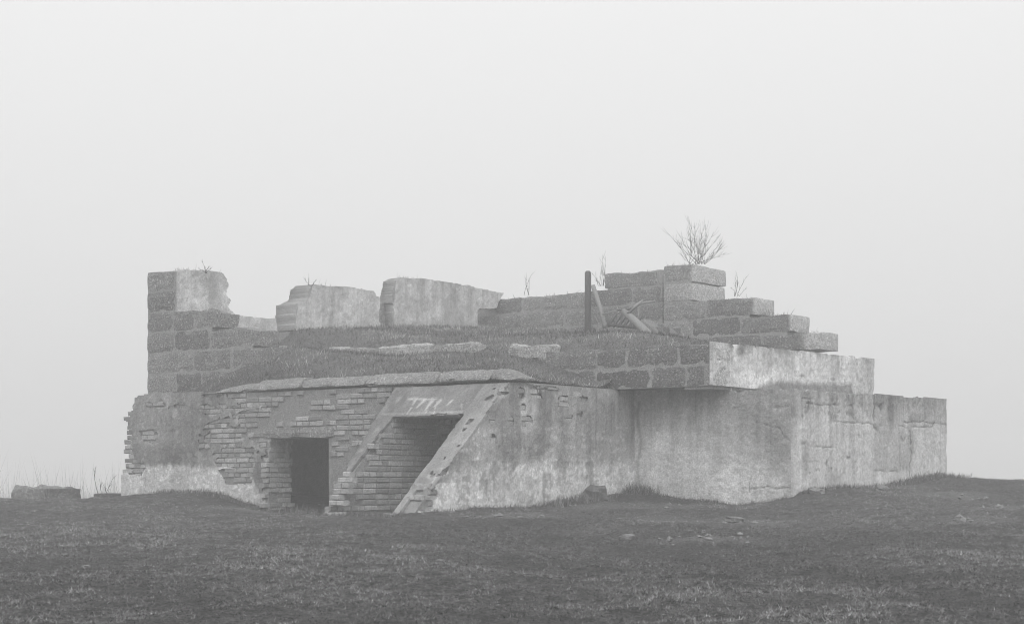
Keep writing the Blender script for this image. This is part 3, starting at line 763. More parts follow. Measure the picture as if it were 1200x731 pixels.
panel('wall_panel', [(457, 345), (460, 329), (467, 325.5), (490, 326), (520, 330), (545, 334), (565, 339), (588, 343), (580, 362), (557, 363), (557, 420), (456, 420)], vB(447, UL)[0], VBK + .1, 2.3, 320, .47, .24, 'taller pale wall panel standing right of the gap')
put('gap_fill', rough_box('gap_fill', UL - .36, UL - .12, vB(436, UL)[0], vB(462, UL)[0], 2.3, zz(349, vB(448, UL)[1]), amp=.04, seed=77, tone=.26, top_rag=.1), M['block'], BK)
# back wall and stepped right end, haze put into the paler block tone
zb = [2.35, 2.69, 3.02, 3.355, 3.69, 4.02]
WB = put('upper_back_wall', boxes_mesh('upper_back_wall', [(uA(562, VBK)[0], uA(776, VBK)[0], VBK + .006, VBK + .45, 2.0, 3.63), (UL - .75, UL + .3, VBK + .05, VBK + .43, 2.0, 3.5), (uA(712, VBK)[0], uA(776, VBK)[0], VBK + .008, VBK + .44, 3.5, 3.95)]), M['mortar'], BK)
WB['label'] = 'back wall of big dark blocks with pale mortar'
lay(WB, VBK, .45, [(zb[1], zb[2], [575, 640, 700, 777], {}), (zb[2], zb[3], [557, 586, 611, 661, 706, 748, 777], {}), (zb[3], zb[4], [579, 613, 636, 690], {'rag': .05}), (zb[3], zb[4], [690, 741, 777], {}), (zb[4], zb[5], [708, 771], {'rag': .07})], 340, tone=.20)
zu = [2.29, 2.63, 2.965, 3.305, 3.645, 3.99]
WR = put('stepped_wall_end', boxes_mesh('stepped_wall_end', [(uA(778, VU)[0], uA(810, VU)[0], VU + .006, VU + .6, 2.0, zu[5] - .06), (uA(778, VU)[0], uA(878, VU)[0], VU + .008, VU + .6, 2.02, zu[3] - .04), (uA(778, VU)[0], uA(922, VU)[0], VU + .01, VU + .58, 2.04, zu[2] - .04)]), M['mortar'], BK)
WR['label'] = 'stepped end of the back wall, each course longer than the one above'
lay(WR, VU, .7, [(zu[0], zu[1], [777, 830, 893, 962], {'rag': .05, 'cut': .28, 'start': 893}), (zu[1], zu[2], [777, 811, 868, 928], {'rag': .02, 'cut': .0, 'start': 868}), (zu[2], zu[3], [777, 827, 886], {'rag': .02, 'cut': .0, 'start': 827}),
                 (zu[3], zu[4], [777, 813], {'depth': 1.15, 'light': {777: .36}}), (zu[4], zu[5], [777, 813], {'depth': 1.2, 'rag': .02, 'light': {777: .26}})], 360, tone=.19, right=.48)
# lower front tier
zt = [zl(452.5, 836, VT), zl(426.5, 836, VT), zl(400.5, 836, VT)]
WF = put('front_tier_wall', boxes_mesh('front_tier_wall', [(uA(330, VT)[0], UT - .03, VT + .006, VT + .5, zt[0] + .012, zt[2] - .05), (UB - .3, UT - .05, VT + .1, V2 + .3, zt[0] + .02, zt[0] + .12)]), M['mortar'], BK)
WF['label'] = 'two courses of dark blocks overhanging the recessed wall'
lay(WF, VT, .55, [(zt[0], zt[1], [620, 698, 763, 804, 826, 837], {'light': {826: .3}}), (zt[1], zt[2], [637, 699, 734, 795, 837], {'rag': .03, 'cut': .05})], 380, tone=.14, right=.5)
for i, (a, b, ty) in enumerate(((380, 432, 405), (430, 479, 404), (478, 514, 401.5), (513, 556, 399.5), (594, 641, 401.5), (302, 330, 405), (334, 379, 407))):
    put('broken_block', rough_box('broken_block', uA(a, VT)[0], uA(b, VT)[0], VT - .02, VT + .4, zl(424, (a + b) / 2, VT), zl(ty, (a + b) / 2, VT), amp=.03, seg=.05, seed=400 + i, tone=.36, top_rag=.07, rnd=.02), M['block'], WF)
def tier_in(px, py, s, z):
    top = zt[2] + .01 + .05 * (s - VT) / 5 - .03 * sst(.45, .8, fbm(s * 6, s * 0, 151, 3))
    ok = (z < top) & (z > zt[0] + .01) & (s < vB(1025, UT)[0] - .03 * fbm(z * 9, z * 0, 152))
    wx = px + 4 * (fbm(s * 7, z * 7, 155, 3) - .5); wy = py + 4 * (fbm(s * 7, z * 7 + 4, 156, 3) - .5)
    return ok
def tier_tone(px, py, s, z):
    n = fbm(s * 2, z * 2.4, 153, 4); sp = fbm(s * 18, z * 18, 154, 3)
    t = .62 + .16 * (n - .5) - .12 * sst(.56, .68, sp)
    t = t * (1 - .5 * ell(px, py, 847, 437, 7, 7, .4)) * (1 - .5 * sst(.55, .65, fbm(s * 4, z * 4, 157, 3)) * (1 - sst(402, 416, py - (px - 836) * .06)))
    t = t * (1 - .25 * sst(1000, 1012, px))
    t = t * (1 - .62 * softpoly(px + 6 * (fbm(s * 6, z * 6, 155, 3) - .5), py + 4 * (fbm(s * 6, z * 6 + 4, 156, 3) - .5), [(893, 451), (915, 446), (950, 449.5), (998, 449.5), (1003, 466), (880, 466)], 1.5))  # dark band painted in place of a shaded slot along the foot
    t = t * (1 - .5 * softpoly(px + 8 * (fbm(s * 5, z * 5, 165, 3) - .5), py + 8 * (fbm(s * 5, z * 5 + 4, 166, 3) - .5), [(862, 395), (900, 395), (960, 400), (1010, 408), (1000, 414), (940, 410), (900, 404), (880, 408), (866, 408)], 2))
    for (a, b, c, d) in ((976, 444, 3, 2), (867, 412, 5, 6), (940, 440, 3, 2)): t = t * (1 - .5 * ell(px, py, a, b, c, d, .4))
    return np.clip(t, .1, .78)
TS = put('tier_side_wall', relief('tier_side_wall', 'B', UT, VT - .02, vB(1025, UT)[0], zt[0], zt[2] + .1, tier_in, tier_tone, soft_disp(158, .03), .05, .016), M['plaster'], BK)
TS['label'] = 'pale rough rendered band along the right of the upper tier'
put('masonry_core', boxes_mesh('masonry_core', [(UT - .5, UT - .04, VT + .03, vB(1025, UT)[0] - .04, zt[0] - .03, zt[2] - .06)]), M['core'], TS)
bl = [o for o in bpy.data.objects if o.name.split('.')[0] == 'brick']
def _seen(o):
    c_ = sum((Vector(v) for v in o.bound_box), Vector()) / 8; c_ = Matrix.LocRotScale(o.location, o.rotation_euler, None) @ c_
    v_ = c_[0] * V[0] + c_[1] * V[1]
    deep = .1 if (o.parent == chL and v_ > V0 + .35) else 1.0
    return o.dimensions.x if False else deep * (max(v[0] for v in o.bound_box) - min(v[0] for v in o.bound_box)) / c_[1]
bl.sort(key=_seen, reverse=True)
rest = bl[290:]
if rest:
    vs_, qs_, tn_, n_ = [], [], [], 0
    for o in rest:
        Mx = Matrix.LocRotScale(o.location, o.rotation_euler, None)
        for v in o.data.vertices: vs_.append(tuple(Mx @ v.co))
        for p_ in o.data.polygons: qs_.append([i + n_ for i in p_.vertices])
        n_ += len(o.data.vertices); tn_ += [random.uniform(.22, .42)] * len(o.data.vertices)
    for o in rest: bpy.data.objects.remove(o, do_unlink=True)
    bi = put('small_brickwork', mesh_np('small_brickwork', np.array(vs_), [q for q in qs_], tone=np.array(tn_)), M['brick_mix'], BK); bi['kind'] = 'stuff'
print('bricks', sum(1 for o in bpy.data.objects if o.name.startswith('brick')))

# ------------------------------------------------------------------ grassy bank on the roof
BP = []
def bA(px, py, v): u, Z = uA(px, v); BP.append((u, v, zz(py, Z)))
def bB(px, py, u): v, Z = vB(px, u); BP.append((u, v, zz(py, Z)))
for px, py in ((238, 455), (300, 447), (400, 442), (500, 437), (585, 433)): bA(px, py, V0 + .34)
for px, py in ((215, 460), (232, 452), (262, 441), (290, 428), (312, 426), (335, 428), (400, 433), (500, 429), (570, 428)): bA(px, py, VL - .03)
for px, py in ((300, 415), (340, 416), (380, 417), (460, 417), (555, 415), (600, 417), (640, 429), (680, 444), (697, 451)): bA(px, py, VT - .06)
for v in (V0 + .3, V0 + .8, V0 + 1.3, V0 + 1.7): BP.append((UB, v, 1.375))
for px, py in ((300, 398), (330, 401), (380, 403), (460, 402), (555, 400), (640, 401), (700, 403), (780, 405)): bA(px, py, VT + .6)
for px, py in ((290, 386), (345, 386), (400, 386), (443, 383), (500, 383)): bB(px, py, UL + .1)
for px, py in ((590, 385), (640, 387), (690, 390), (760, 395)): bA(px, py, VBK - .1)
for px, py in ((800, 400), (880, 405), (950, 410)): bA(px, py, VU - .1)
for v in (VT + .6, VT + 2, VT + 4, VT + 6): BP.append((UT - .3, v, zt[2] - .12))
for px, py, v in ((500, 393, 23), (600, 394, 24), (700, 395, 24.5), (760, 400, 24)): bA(px, py, v)
_bf = tps(BP)
def bank_z(u, v): return _bf(u, v) + .05 * (fbm(u * 3, v * 3, 161, 3) - .5)
bu = np.arange(UE + .35, UT - .02, .06); bv = np.arange(V0 + .3, VBK + .02, .06)
Ub, Vb = np.meshgrid(bu, bv, indexing='ij'); Zb = bank_z(Ub, Vb) - .3 * (1 - sst(V0 + .3, V0 + .44, Vb))
VEND = vB(1025, UT)[0]
def bank_ok(u, v):
    front = (v < VT + .05) & (u < UB - .01)
    back = (v >= VT) & (u < np.where(v < VEND - .25, UT - .12, uA(900, VU)[0]))
    return front | back
bm_ = bank_ok(Ub, Vb)
vid = np.arange(bu.size * bv.size).reshape(bu.size, bv.size)
fm = bm_[:-1, :-1] & bm_[1:, :-1] & bm_[1:, 1:] & bm_[:-1, 1:]
bq = np.stack([vid[:-1, :-1][fm], vid[1:, :-1][fm], vid[1:, 1:][fm], vid[:-1, 1:][fm]], 1)
used = np.unique(bq); rm = np.zeros(vid.size, int); rm[used] = np.arange(len(used))
bank = put('roof_soil', mesh_np('roof_soil', W(Ub, Vb, Zb).reshape(-1, 3)[used], rm[bq], tone=(.11 + .06 * fbm(Ub * 2, Vb * 2, 162, 3)).ravel()[used], smooth=True), M['soil'])
bank['kind'] = 'structure'

# ------------------------------------------------------------------ grass
def blades(name, base, length, width, lean, tone, m, bend=True):
    n = len(base)
    a = RNG.uniform(0, 2 * np.pi, n); la = RNG.uniform(0, 2 * np.pi, n)
    side = np.stack([np.cos(a), np.sin(a), np.zeros(n)], 1) * (width / 2)[:, None]
    tip = np.stack([np.cos(la) * lean * length, np.sin(la) * lean * length, np.sqrt(np.clip(1 - lean ** 2, .02, 1)) * length], 1)
    if bend:
        mid = base + tip * .5 + np.array([0, 0, 1]) * (length * lean * .12)[:, None]
        vs = np.stack([base - side, base + side, mid + side * .8, mid - side * .8, base + tip], 1).reshape(-1, 3)
        i = np.arange(n) * 5
        me = mesh_np(name, vs, np.stack([i, i + 1, i + 2, i + 3], 1), np.stack([i + 3, i + 2, i + 4], 1), tone=np.repeat(tone, 5))
    else:
        vs = np.stack([base - side, base + side, base + tip], 1).reshape(-1, 3)
        me = mesh_np(name, vs, None, np.arange(n * 3).reshape(-1, 3), tone=np.repeat(tone, 3))
    o = put(name, me, m); o['kind'] = 'stuff'; return o
Bx, By = [], []
for (za, zb_, dens) in ((6.0, 9, 2500), (9, 13, 8000), (13, 20, 4500), (20, 33, 1900)):
    half = .385
    area = half * (zb_ ** 2 - za ** 2)
    n = int(area * dens)
    y = np.sqrt(RNG.uniform(za ** 2, zb_ ** 2, n)); x = RNG.uniform(-half, half, n) * y
    Bx.append(x); By.append(y)
Bx = np.concatenate(Bx); By = np.concatenate(By)
tuft = fbm(Bx * 44, By * 30, 176, 2); clump = fbm(Bx * 3.2, By * 2.4, 171, 4); patch = fbm(Bx * .55, By * .35, 172, 4)
keep = ~in_bunker(Bx, By) & (RNG.uniform(0, 1, len(Bx)) < .5 + .8 * clump) & (RNG.uniform(0, 1, len(Bx)) > .93 * bare(Bx, By))
Bx, By, clump, patch, tuft = Bx[keep], By[keep], clump[keep], patch[keep], tuft[keep]
n = len(Bx)
gl = (.008 + .02 * np.clip(clump - .3, 0, 1) + .034 * np.clip(tuft - .35, 0, 1)) * RNG.uniform(.5, 1.5, n) * (1 + .4 * sst(.55, .75, patch))
gw = RNG.uniform(.003, .006, n) * (1 + By / 25)
dead = RNG.uniform(0, 1, n) < (.26 + .12 * sst(.4, .7, fbm(Bx * 1.4, By * .8, 173, 3)))
gtone = np.where(dead, RNG.uniform(.09, .19, n), RNG.uniform(.05, .125, n)) * turf(Bx, By)
base = np.stack([Bx, By, ground_z(Bx, By) + EYE - .004], 1)
go = blades('meadow_grass', base, gl, gw, np.sqrt(RNG.uniform(.2, .97, n)), gtone, M['grass'], False)
go['label'] = 'short matted grass covering the rising ground in front of the bunker'
# roof grass: longer, dead, hanging
n = 80000
gu = RNG.uniform(UE + .4, UT - .1, n); gv = RNG.uniform(V0 + .25, VBK - .05, n)
cl = fbm(gu * 3, gv * 3, 175, 3)
ok = bank_ok(gu, gv) & (RNG.uniform(0, 1, n) < .25 + 1.2 * cl) & ~((gv > VL - .02) & (gv < VL + .55) & (gu < uA(285, VL)[0])) & ~((gv > VT - .05) & (gv < VT + .45) & (gu > uA(640, VT)[0]))
gu, gv, cl = gu[ok], gv[ok], cl[ok]; n = len(gu)
p = W(gu, gv, bank_z(gu, gv) - .01)
rg = blades('roof_grass', p, RNG.uniform(.025, .10, n) * (.4 + 1.2 * cl), RNG.uniform(.005, .010, n), RNG.uniform(.3, .97, n), np.where(RNG.uniform(0, 1, n) < .3, RNG.uniform(.16, .32, n), RNG.uniform(.06, .13, n)) * (.45 + 1.1 * sst(.3, .7, cl)) * (.6 + .8 * sst(.35, .65, fbm(gu * .9, gv * 3.5, 177, 3))), M['grass'])
rg['label'] = 'shaggy dead grass growing over the bunker roof'
# taller tufts along the foot of the walls
fx, fy, fl = [], [], []
def foot(px0, px1, kind, c, cnt, lo, hi, dv):
    for _ in range(cnt):
        px = random.uniform(px0, px1)
        if kind == 'A': u, _z = uA(px, c); q = W(u, c - random.random() * dv, 0)
        else: v, _z = vB(px, c); q = W(c + random.random() * dv, v, 0)
        fx.append(q[0]); fy.append(q[1]); fl.append(random.uniform(lo, hi))
foot(142, 312, 'A', V0 - .03, 1500, .04, .11, .3); foot(345, 388, 'A', V0 + .1, 260, .06, .2, .5)
foot(625, 690, 'B', UB + .03, 900, .05, .16, .5); foot(500, 744, 'B', UB + .03, 900, .03, .09, .25); foot(735, 775, 'A', V2 - .03, 500, .06, .22, .35); foot(744, 928, 'A', V2 - .03, 900, .03, .08, .25)
foot(932, 1110, 'B', UC + .03, 2200, .04, .11, .35); foot(1062, 1112, 'B', UC + .03, 700, .05, .14, .4); foot(380, 480, 'A', V0 - 2.05, 500, .03, .1, .2)
fx = np.array(fx); fy = np.array(fy); fl = np.array(fl); n = len(fx)
fo = blades('wall_foot_grass', np.stack([fx, fy, ground_z(fx, fy) + EYE - .01], 1), fl, RNG.uniform(.005, .009, n), RNG.uniform(.1, .85, n), np.where(RNG.uniform(0, 1, n) < .35, RNG.uniform(.16, .3, n), RNG.uniform(.05, .12, n)), M['grass'])
fo['label'] = 'tufts of longer grass along the foot of the bunker walls'

# stubble on the broken wall tops
tp, tl = [], []
for (pa, pb, kind_, c_, zt_) in ((206, 258, 'B', UL - .1, zs[6] - .04), (366, 400, 'B', UL - .1, zz(336.5, vB(380, UL)[1])), (467, 500, 'B', UL - .05, zz(328, vB(480, UL)[1])), (580, 688, 'A', VBK + .1, zb[4] - .06), (712, 770, 'A', VBK + .1, zb[5] - .09),
                     (780, 812, 'A', VU + .1, zu[5] - .05), (830, 884, 'A', VU + .1, zu[3] - .05), (890, 926, 'A', VU + .1, zu[2] - .05), (930, 960, 'A', VU + .1, zu[1] - .07), (840, 1020, 'B', UT - .12, zt[2] - .1)):
    for _ in range(60):
        px_ = random.uniform(pa, pb)
        q_ = W(uA(px_, c_)[0], c_, zt_) if kind_ == 'A' else W(c_, vB(px_, c_)[0], zt_)
        tp.append(q_); tl.append(random.uniform(.04, .1) if random.random() < .9 else random.uniform(.1, .2))
n = len(tp)
to = blades('wall_top_grass', np.array(tp), np.array(tl), RNG.uniform(.006, .012, n), RNG.uniform(.1, .8, n), RNG.uniform(.1, .25, n), M['grass'])
to['label'] = 'sparse stubble of dry grass along the broken wall tops'

# ------------------------------------------------------------------ reeds fading out on the left
n = 4500
rx = RNG.uniform(-23, -9.5, n); ry = RNG.uniform(42, 56, n)
hh = RNG.uniform(.9, 2.0, n) * (.45 + 1.1 * fbm(rx * .9, ry * .3, 181, 3))
rb = np.stack([rx, ry, ground_z(rx, ry) + EYE - .02], 1)
rd = blades('reeds', rb, hh, RNG.uniform(.008, .02, n), RNG.uniform(.05, .45, n), RNG.uniform(.3, .6, n), M['grass'])
rd['label'] = 'pale dry reeds fading into the fog left of the bunker'

# ------------------------------------------------------------------ loose things
def rock_mesh(name, sx, sy, sz, seed, n=2, amp=.25):
    r = np.random.default_rng(seed)
    lat, lon = 7, 11
    vs, q = [], []
    for i in range(lat + 1):
        th = math.pi * i / lat
        for j in range(lon):
            ph = 2 * math.pi * j / lon
            d = np.array([math.sin(th) * math.cos(ph), math.sin(th) * math.sin(ph), math.cos(th)])
            d = np.sign(d) * np.abs(d) ** .6
            k = 1 + amp * (vn(np.array(d[0] * 2 + seed), np.array(d[1] * 2 + d[2] * 3), seed) - .5) * 2 if 0 < i < lat else 1
            vs.append(d * k * [sx / 2, sy / 2, sz / 2])
    for i in range(lat):
        for j in range(lon): q.append([i * lon + j, (i + 1) * lon + j, (i + 1) * lon + (j + 1) % lon, i * lon + (j + 1) % lon])
    return mesh_np(name, np.array(vs), q)
def on_ground(px, Z): x = (px - HX) / F * Z; return x, Z, float(ground_z(x, Z)) + EYE
def rock(px, Z, sx, sy, sz, seed, label, name='stone', sink=.3, m='stone', rz=None, cat='stone', group=None):
    x, y, z = on_ground(px, Z)
    o = put(name, rock_mesh(name, sx, sy, sz, seed), M[m]); o.location = (x, y, z + sz * (.5 - sink)); o.rotation_euler = (random.gauss(0, .1), random.gauss(0, .1), random.uniform(0, 3) if rz is None else rz)
    tag(o, label, cat, group); return o
# fallen concrete block far left: thick slab half sunk in a grass mound
x, y, z = on_ground(55, 29.6)
cu, cv = uv_of(x, y)
me = rough_box('fallen_concrete_block', cu - .5, cu + .45, cv - .35, cv + .4, z - EYE - .2, z - EYE + .27, amp=.06, seg=.06, seed=501, tone=.22, rnd=.02, right_tone=.15, top_rag=.12)
fb = put('fallen_concrete_block', me, M['block']); tag(fb, 'big rounded concrete block half sunk in grass left of the bunker', 'concrete block')
# low brick stump between that block and the bunker corner
x, y, z = on_ground(126, 28.9); cu, cv = uv_of(x, y)
st = empty('brick_stump', (x, y, z)); tag(st, 'low dark brick stump in the grass beside the bunker corner', 'brick stump')
for k in range(6):
    uoff = 0
    for j in range(2):
        a = cu - .29 + j * .27 + (k % 2) * .05 - .012 * k * (1 - 2 * j) * -1
        put('brick_course', rough_box('brick_course', a, a + .255, cv - .16 + .015 * (k % 2), cv + .22, z - EYE - .26 + k * .07, z - EYE - .193 + k * .07, amp=.006, seg=.06, seed=510 + k * 3 + j, tone=.12, rnd=.004), M['block'], st)
rock(697, vB(697, UB + .28)[1], .38, .3, .26, 521, 'grey stone lying against the foot of the side wall', sink=.25)
rock(455, 22.0, .13, .1, .07, 522, 'small pale stone in the grass below the sloped entrance', sink=.35)
rock(352, uA(352, V0 - .12)[1], .16, .1, .08, 523, 'small pale stone lying in the doorway', sink=.25)
rock(860, 20.1, .22, .18, .08, 524, 'flat pale stone in bare ground right of centre', sink=.3)
rock(735, 17.6, .2, .14, .07, 527, 'small flat stone in the grass left of the worn sandy patch', sink=.3)
rock(101, 13.4, .06, .05, .03, 528, 'pebble in the left foreground grass, the one farther down', sink=.25)
rock(76, 15.6, .07, .05, .035, 529, 'pebble in the left foreground grass, the one farther up', sink=.25)
rock(515, 13.7, .08, .06, .03, 530, 'pebble in the grass at the lower middle', sink=.25)
rock(1035, vB(1035, UC + .45)[1], .2, .16, .1, 531, 'stone in the grass at the foot of the right wall', sink=.35)
rock(957, vB(957, UC + .3)[1], .2, .16, .09, 532, 'small stone near the right corner of the bunker', sink=.35)
# fine rubble: uncountable chips in the bare spots
vs, ts = [], []
r = np.random.default_rng(9)
nn = 0
def chip(x, y, s):
    global nn
    z = float(ground_z(x, y)) + EYE
    p = r.normal(0, 1, (6, 3)); p = p / np.linalg.norm(p, axis=1)[:, None] * s * [1, 1, .55]
    o_ = np.array([[1, 0, 0], [-1, 0, 0], [0, 1, 0], [0, -1, 0], [0, 0, .6], [0, 0, -.6]]) * s * r.uniform(.6, 1.3, (6, 1)) + r.normal(0, .15 * s, (6, 3))
    a = r.uniform(0, 6.28); c_, s_ = math.cos(a), math.sin(a)
    o_ = np.stack([o_[:, 0] * c_ - o_[:, 1] * s_, o_[:, 0] * s_ + o_[:, 1] * c_, o_[:, 2]], 1)
    vs.append(o_ + [x, y, z + s * .15]); b = nn
    for t in ((0, 2, 4), (2, 1, 4), (1, 3, 4), (3, 0, 4), (2, 0, 5), (1, 2, 5), (3, 1, 5), (0, 3, 5)): ts.append([b + k for k in t])
    nn += 6
for (cx, cy, rx_, ry_) in BARE:
    for _ in range(26):
        chip(cx + r.normal(0, rx_ * .6), cy + r.normal(0, ry_ * .6), r.uniform(.008, .035) * (1.6 if r.random() < .12 else 1))
for _ in range(260):
    Z = math.sqrt(r.uniform(81, 800)); chip(r.uniform(-.3, .3) * Z, Z, r.uniform(.006, .018))
rub = put('rubble_chips', mesh_np('rubble_chips', np.concatenate(vs), None, ts), M['stone']); rub['kind'] = 'stuff'; rub['label'] = 'scattered pale chips of stone and mortar in the grass'

# --- things lying on the roof
def tube(points, radii, sides=6):
    P = [Vector(p) for p in points]; vs, q = [], []
    for i, p in enumerate(P):
        d = (P[min(i + 1, len(P) - 1)] - P[max(i - 1, 0)]).normalized()
        a = d.orthogonal().normalized(); b = d.cross(a)
        for j in range(sides):
            t = 2 * math.pi * j / sides; vs.append(p + (a * math.cos(t) + b * math.sin(t)) * radii[i])
    for i in range(len(P) - 1):
        for j in range(sides): q.append([i * sides + j, i * sides + (j + 1) % sides, (i + 1) * sides + (j + 1) % sides, (i + 1) * sides + j])
    n = len(P); vs += [P[0], P[-1]]
    tr = [[len(vs) - 2, (j + 1) % sides, j] for j in range(sides)] + [[len(vs) - 1, (n - 1) * sides + j, (n - 1) * sides + (j + 1) % sides] for j in range(sides)]
    return np.array([tuple(v) for v in vs]), q, tr
def pt(px, py, v): u, Z = uA(px, v); return tuple(W(u, v, zz(py, Z)))
def tube_obj(name, pts, rad, m, sides=8, parent=None):
    v, q, t = tube(pts, rad, sides); return put(name, mesh_np(name, v, q, t, smooth=True), M[m], parent)
vp = VBK - .28
u_, Z_ = uA(689, vp)
b0 = Vector(tuple(W(u_, vp, bank_z(u_, vp) - .15))); b1 = Vector(pt(689, 317.5, vp))
post = tube_obj('wooden_post', [b0, b0.lerp(b1, .5), b1 - Vector((0, 0, .03)), b1], [.068, .064, .062, .035], 'dark_wood', 10)
tag(post, 'dark upright wooden post standing in front of the back wall', 'post')
pl = tube_obj('leaning_batten', [pt(709, 383, vp - .35), pt(703, 360, vp - .2), pt(695, 335, vp - .06)], [.055, .05, .05], 'wood', 4)
tag(pl, 'grey batten leaning against the upright post', 'batten')
bm1 = tube_obj('fallen_beam', [pt(769, 402, 23.6), pt(752, 384, 24.2), pt(732, 365, 24.8)], [.075, .07, .06], 'wood', 6)
tag(bm1, 'thick pale fallen beam sloping down to the front tier', 'beam')
br = tube_obj('crooked_branch', [pt(706, 368.5, 24.9), pt(722, 364, 24.85), pt(737, 362, 24.75), pt(752, 355, 24.9), pt(768, 353, 25.2)], [.012, .02, .03, .026, .014], 'wood', 6)
tag(br, 'crooked grey branch crossing the top of the fallen beam', 'branch')
br2 = tube_obj('short_stake', [pt(736, 368, 24.6), pt(746, 357, 24.7), pt(753, 352, 24.8)], [.03, .03, .02], 'wood', 5)
tag(br2, 'short stake crossing the crooked branch', 'stake')
# slatted crate remnant
cr = empty('broken_pallet', pt(728, 382, 25.3)); tag(cr, 'broken pallet of dark slats under the crooked branch', 'pallet')
for i in range(6):
    x0 = 713 + i * 6
    tube_obj('slat', [pt(x0, 382 + i * .3, 25.2), pt(x0 + 9, 367 + i * .5, 25.5)], [.028, .028], 'dark_wood', 4, cr)
tube_obj('rail', [pt(712, 380, 25.26), pt(748, 384, 25.24)], [.035, .035], 'dark_wood', 4, cr)
for i, (px, py, v, s, lab) in enumerate(((762, 386, 25.0, .34, 'pale stone lying behind the fallen beam'), (777, 389, 25.1, .26, 'darker upright stone in the middle of three roof stones'), (787, 391, 25.2, .26, 'rounded pale stone at the foot of the stepped wall'))):
    o = put('stone', rock_mesh('stone', s * 1.25, s * .9, s * .85, 540 + i), M['stone']); o.location = pt(px, py, v); o.rotation_euler = (0, .2, i); tag(o, lab, 'stone')

# --- bare shrub and weeds
def stem(name, parent, p0, direc, length, r0, seed, sides=4, twigs=5, droop=.0):
    rr = random.Random(seed)
    vs, qs, ts = [], [], []; nvt = 0
    def add(pts, rad):
        nonlocal nvt
        v, q, t = tube(pts, rad, sides); vs.append(v); qs.extend([[k + nvt for k in f] for f in q]); ts.extend([[k + nvt for k in f] for f in t]); nvt += len(v)
    d = Vector(direc).normalized(); p = Vector(p0); pts = [p.copy()]; seg = 7
    for i in range(seg):
        d = (d + Vector((rr.gauss(0, .11), rr.gauss(0, .11), rr.gauss(.02, .07) - droop))).normalized(); p = p + d * length / seg; pts.append(p.copy())
    add(pts, [r0 * (1 - .75 * i / seg) for i in range(seg + 1)])
    for _ in range(twigs):
        i = rr.randrange(2, seg); q = pts[i]
        dd = (pts[i + 1] - pts[i]).normalized(); side = Vector((rr.gauss(0, 1), rr.gauss(0, 1), rr.gauss(.3, .6))).normalized()
        dd = (dd + side * .6).normalized(); ll = length * rr.uniform(.12, .32)
        add([q, q + dd * ll * .5, q + dd * ll + Vector((0, 0, ll * .15))], [r0 * .5, r0 * .4, r0 * .22])
    return put(name, mesh_np(name, np.concatenate(vs), qs, ts), M['twig'], parent)
def px_stem(name, parent, px0, py0, px1, py1, v, spread, r0, seed, twigs=5):
    a = Vector(pt(px0, py0, v)); b = Vector(pt(px1, py1, v + spread)); return stem(name, parent, a, b - a, (b - a).length, r0, seed, 4, twigs)
sv = VU + .55
sb = pt(817, 309, sv)
sh = empty('bare_shrub', sb); tag(sh, 'leafless twiggy shrub growing on top of the highest block', 'shrub')
for i, (x, y) in enumerate(((786, 268), (791, 277), (797, 284), (802, 272), (806, 262), (808, 255), (815, 266), (822, 262), (825, 258), (832, 264), (829, 275), (838, 284), (846, 281), (856, 289), (848, 298), (793, 300), (839, 300), (812, 280), (820, 283), (843, 276), (800, 292), (804, 283), (827, 287), (834, 293), (850, 293), (790, 290), (811, 270), (819, 274), (836, 271))):
    px_stem('stem', sh, 817 + random.choice((-9, -5, -2, 0, 2, 5, 9)), 309.5, x, y, sv, random.uniform(-.35, .35), .005, 600 + i, 9)
def weed(name, label, cat, base, tips, v, r0, seed):
    e = empty(name, pt(base[0], base[1], v)); tag(e, label, cat)
    for i, (x, y) in enumerate(tips): px_stem('stem', e, base[0] + random.uniform(-4, 4), base[1], x, y, v, random.uniform(-.1, .1), r0, seed + i, 4)
weed('dry_weed', 'thin dry weed stalks beside the upright post', 'weed', (704, 335), ((700, 299), (710, 299), (704, 308), (699, 318), (709, 315), (695, 322), (714, 318)), VBK + .2, .007, 640)
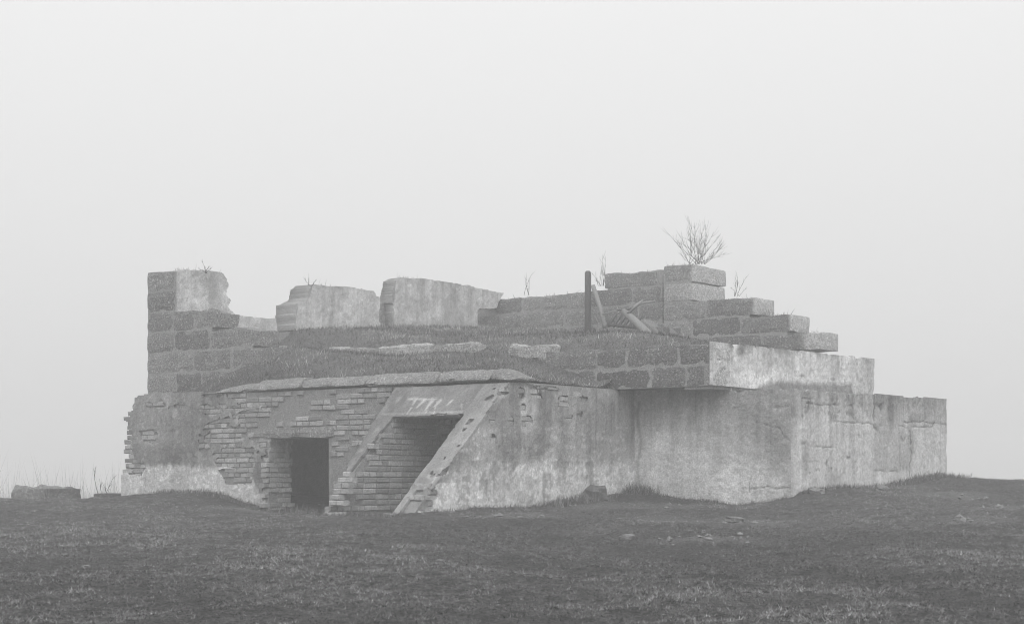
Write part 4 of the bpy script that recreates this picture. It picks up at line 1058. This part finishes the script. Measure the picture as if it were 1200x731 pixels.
weed('dry_weed', 'small dry weed right of the highest block', 'weed', (864, 347), ((857, 322), (862, 327), (870, 321), (873, 335), (866, 318), (859, 335)), VU + .3, .005, 660)
weed('dry_weed', 'few thin stalks on top of the left corner blocks', 'weed', (244, 320), ((237, 308), (246, 312), (250, 313), (241, 315), (232, 314)), VL + .4, .006, 680)
weed('dry_weed', 'faint stalks behind the back wall left of the post', 'weed', (618, 346), ((616, 322), (620, 318), (613, 330), (622, 328)), VBK + .3, .006, 700)
weed('dry_weed', 'faint stalks above the lower pale wall panel', 'weed', (362, 336), ((356, 326), (365, 322), (371, 328)), 22.0, .006, 720)
x, y, z = on_ground(118, 28.9)
e = empty('dry_weed', (x, y, z)); tag(e, 'leaning dry stalks rising by the low brick stump', 'weed')
for i, (dx, dz, ln) in enumerate(((-.25, 1, .62), (-.1, 1, .42), (.2, 1, .5), (.05, 1, .35), (-.4, 1, .3))):
    stem('stem', e, (x + i * .03, y, z - .02), (dx, .1, dz), ln, .008, 740 + i, 4, 3)

# ------------------------------------------------------------------ fog
def fog_box():
    x0, x1, y0, y1 = -230, 230, -90, 340; z0, z1 = EYE - 4.2, EYE + 5.4
    v = [(x0, y0, z0), (x1, y0, z0), (x1, y1, z0), (x0, y1, z0), (x0, y0, z1), (x1, y0, z1), (x1, y1, z1), (x0, y1, z1)]
    q = [[0, 3, 2, 1], [4, 5, 6, 7], [0, 1, 5, 4], [1, 2, 6, 5], [2, 3, 7, 6], [3, 0, 4, 7]]
    m = bpy.data.materials.new('fog'); m.use_nodes = True; t = m.node_tree; t.nodes.clear()
    o = t.nodes.new('ShaderNodeOutputMaterial'); pv = t.nodes.new('ShaderNodeVolumePrincipled')
    pv.inputs['Color'].default_value = (.995, .995, .995, 1); pv.inputs['Density'].default_value = FOG_DENSITY; pv.inputs['Anisotropy'].default_value = FOG_G
    t.links.new(pv.outputs[0], o.inputs['Volume'])
    ob = put('haze', mesh_np('haze', v, q), m); ob['kind'] = 'stuff'; ob['label'] = 'pale even fog filling the whole scene'
    return ob
fog_box()
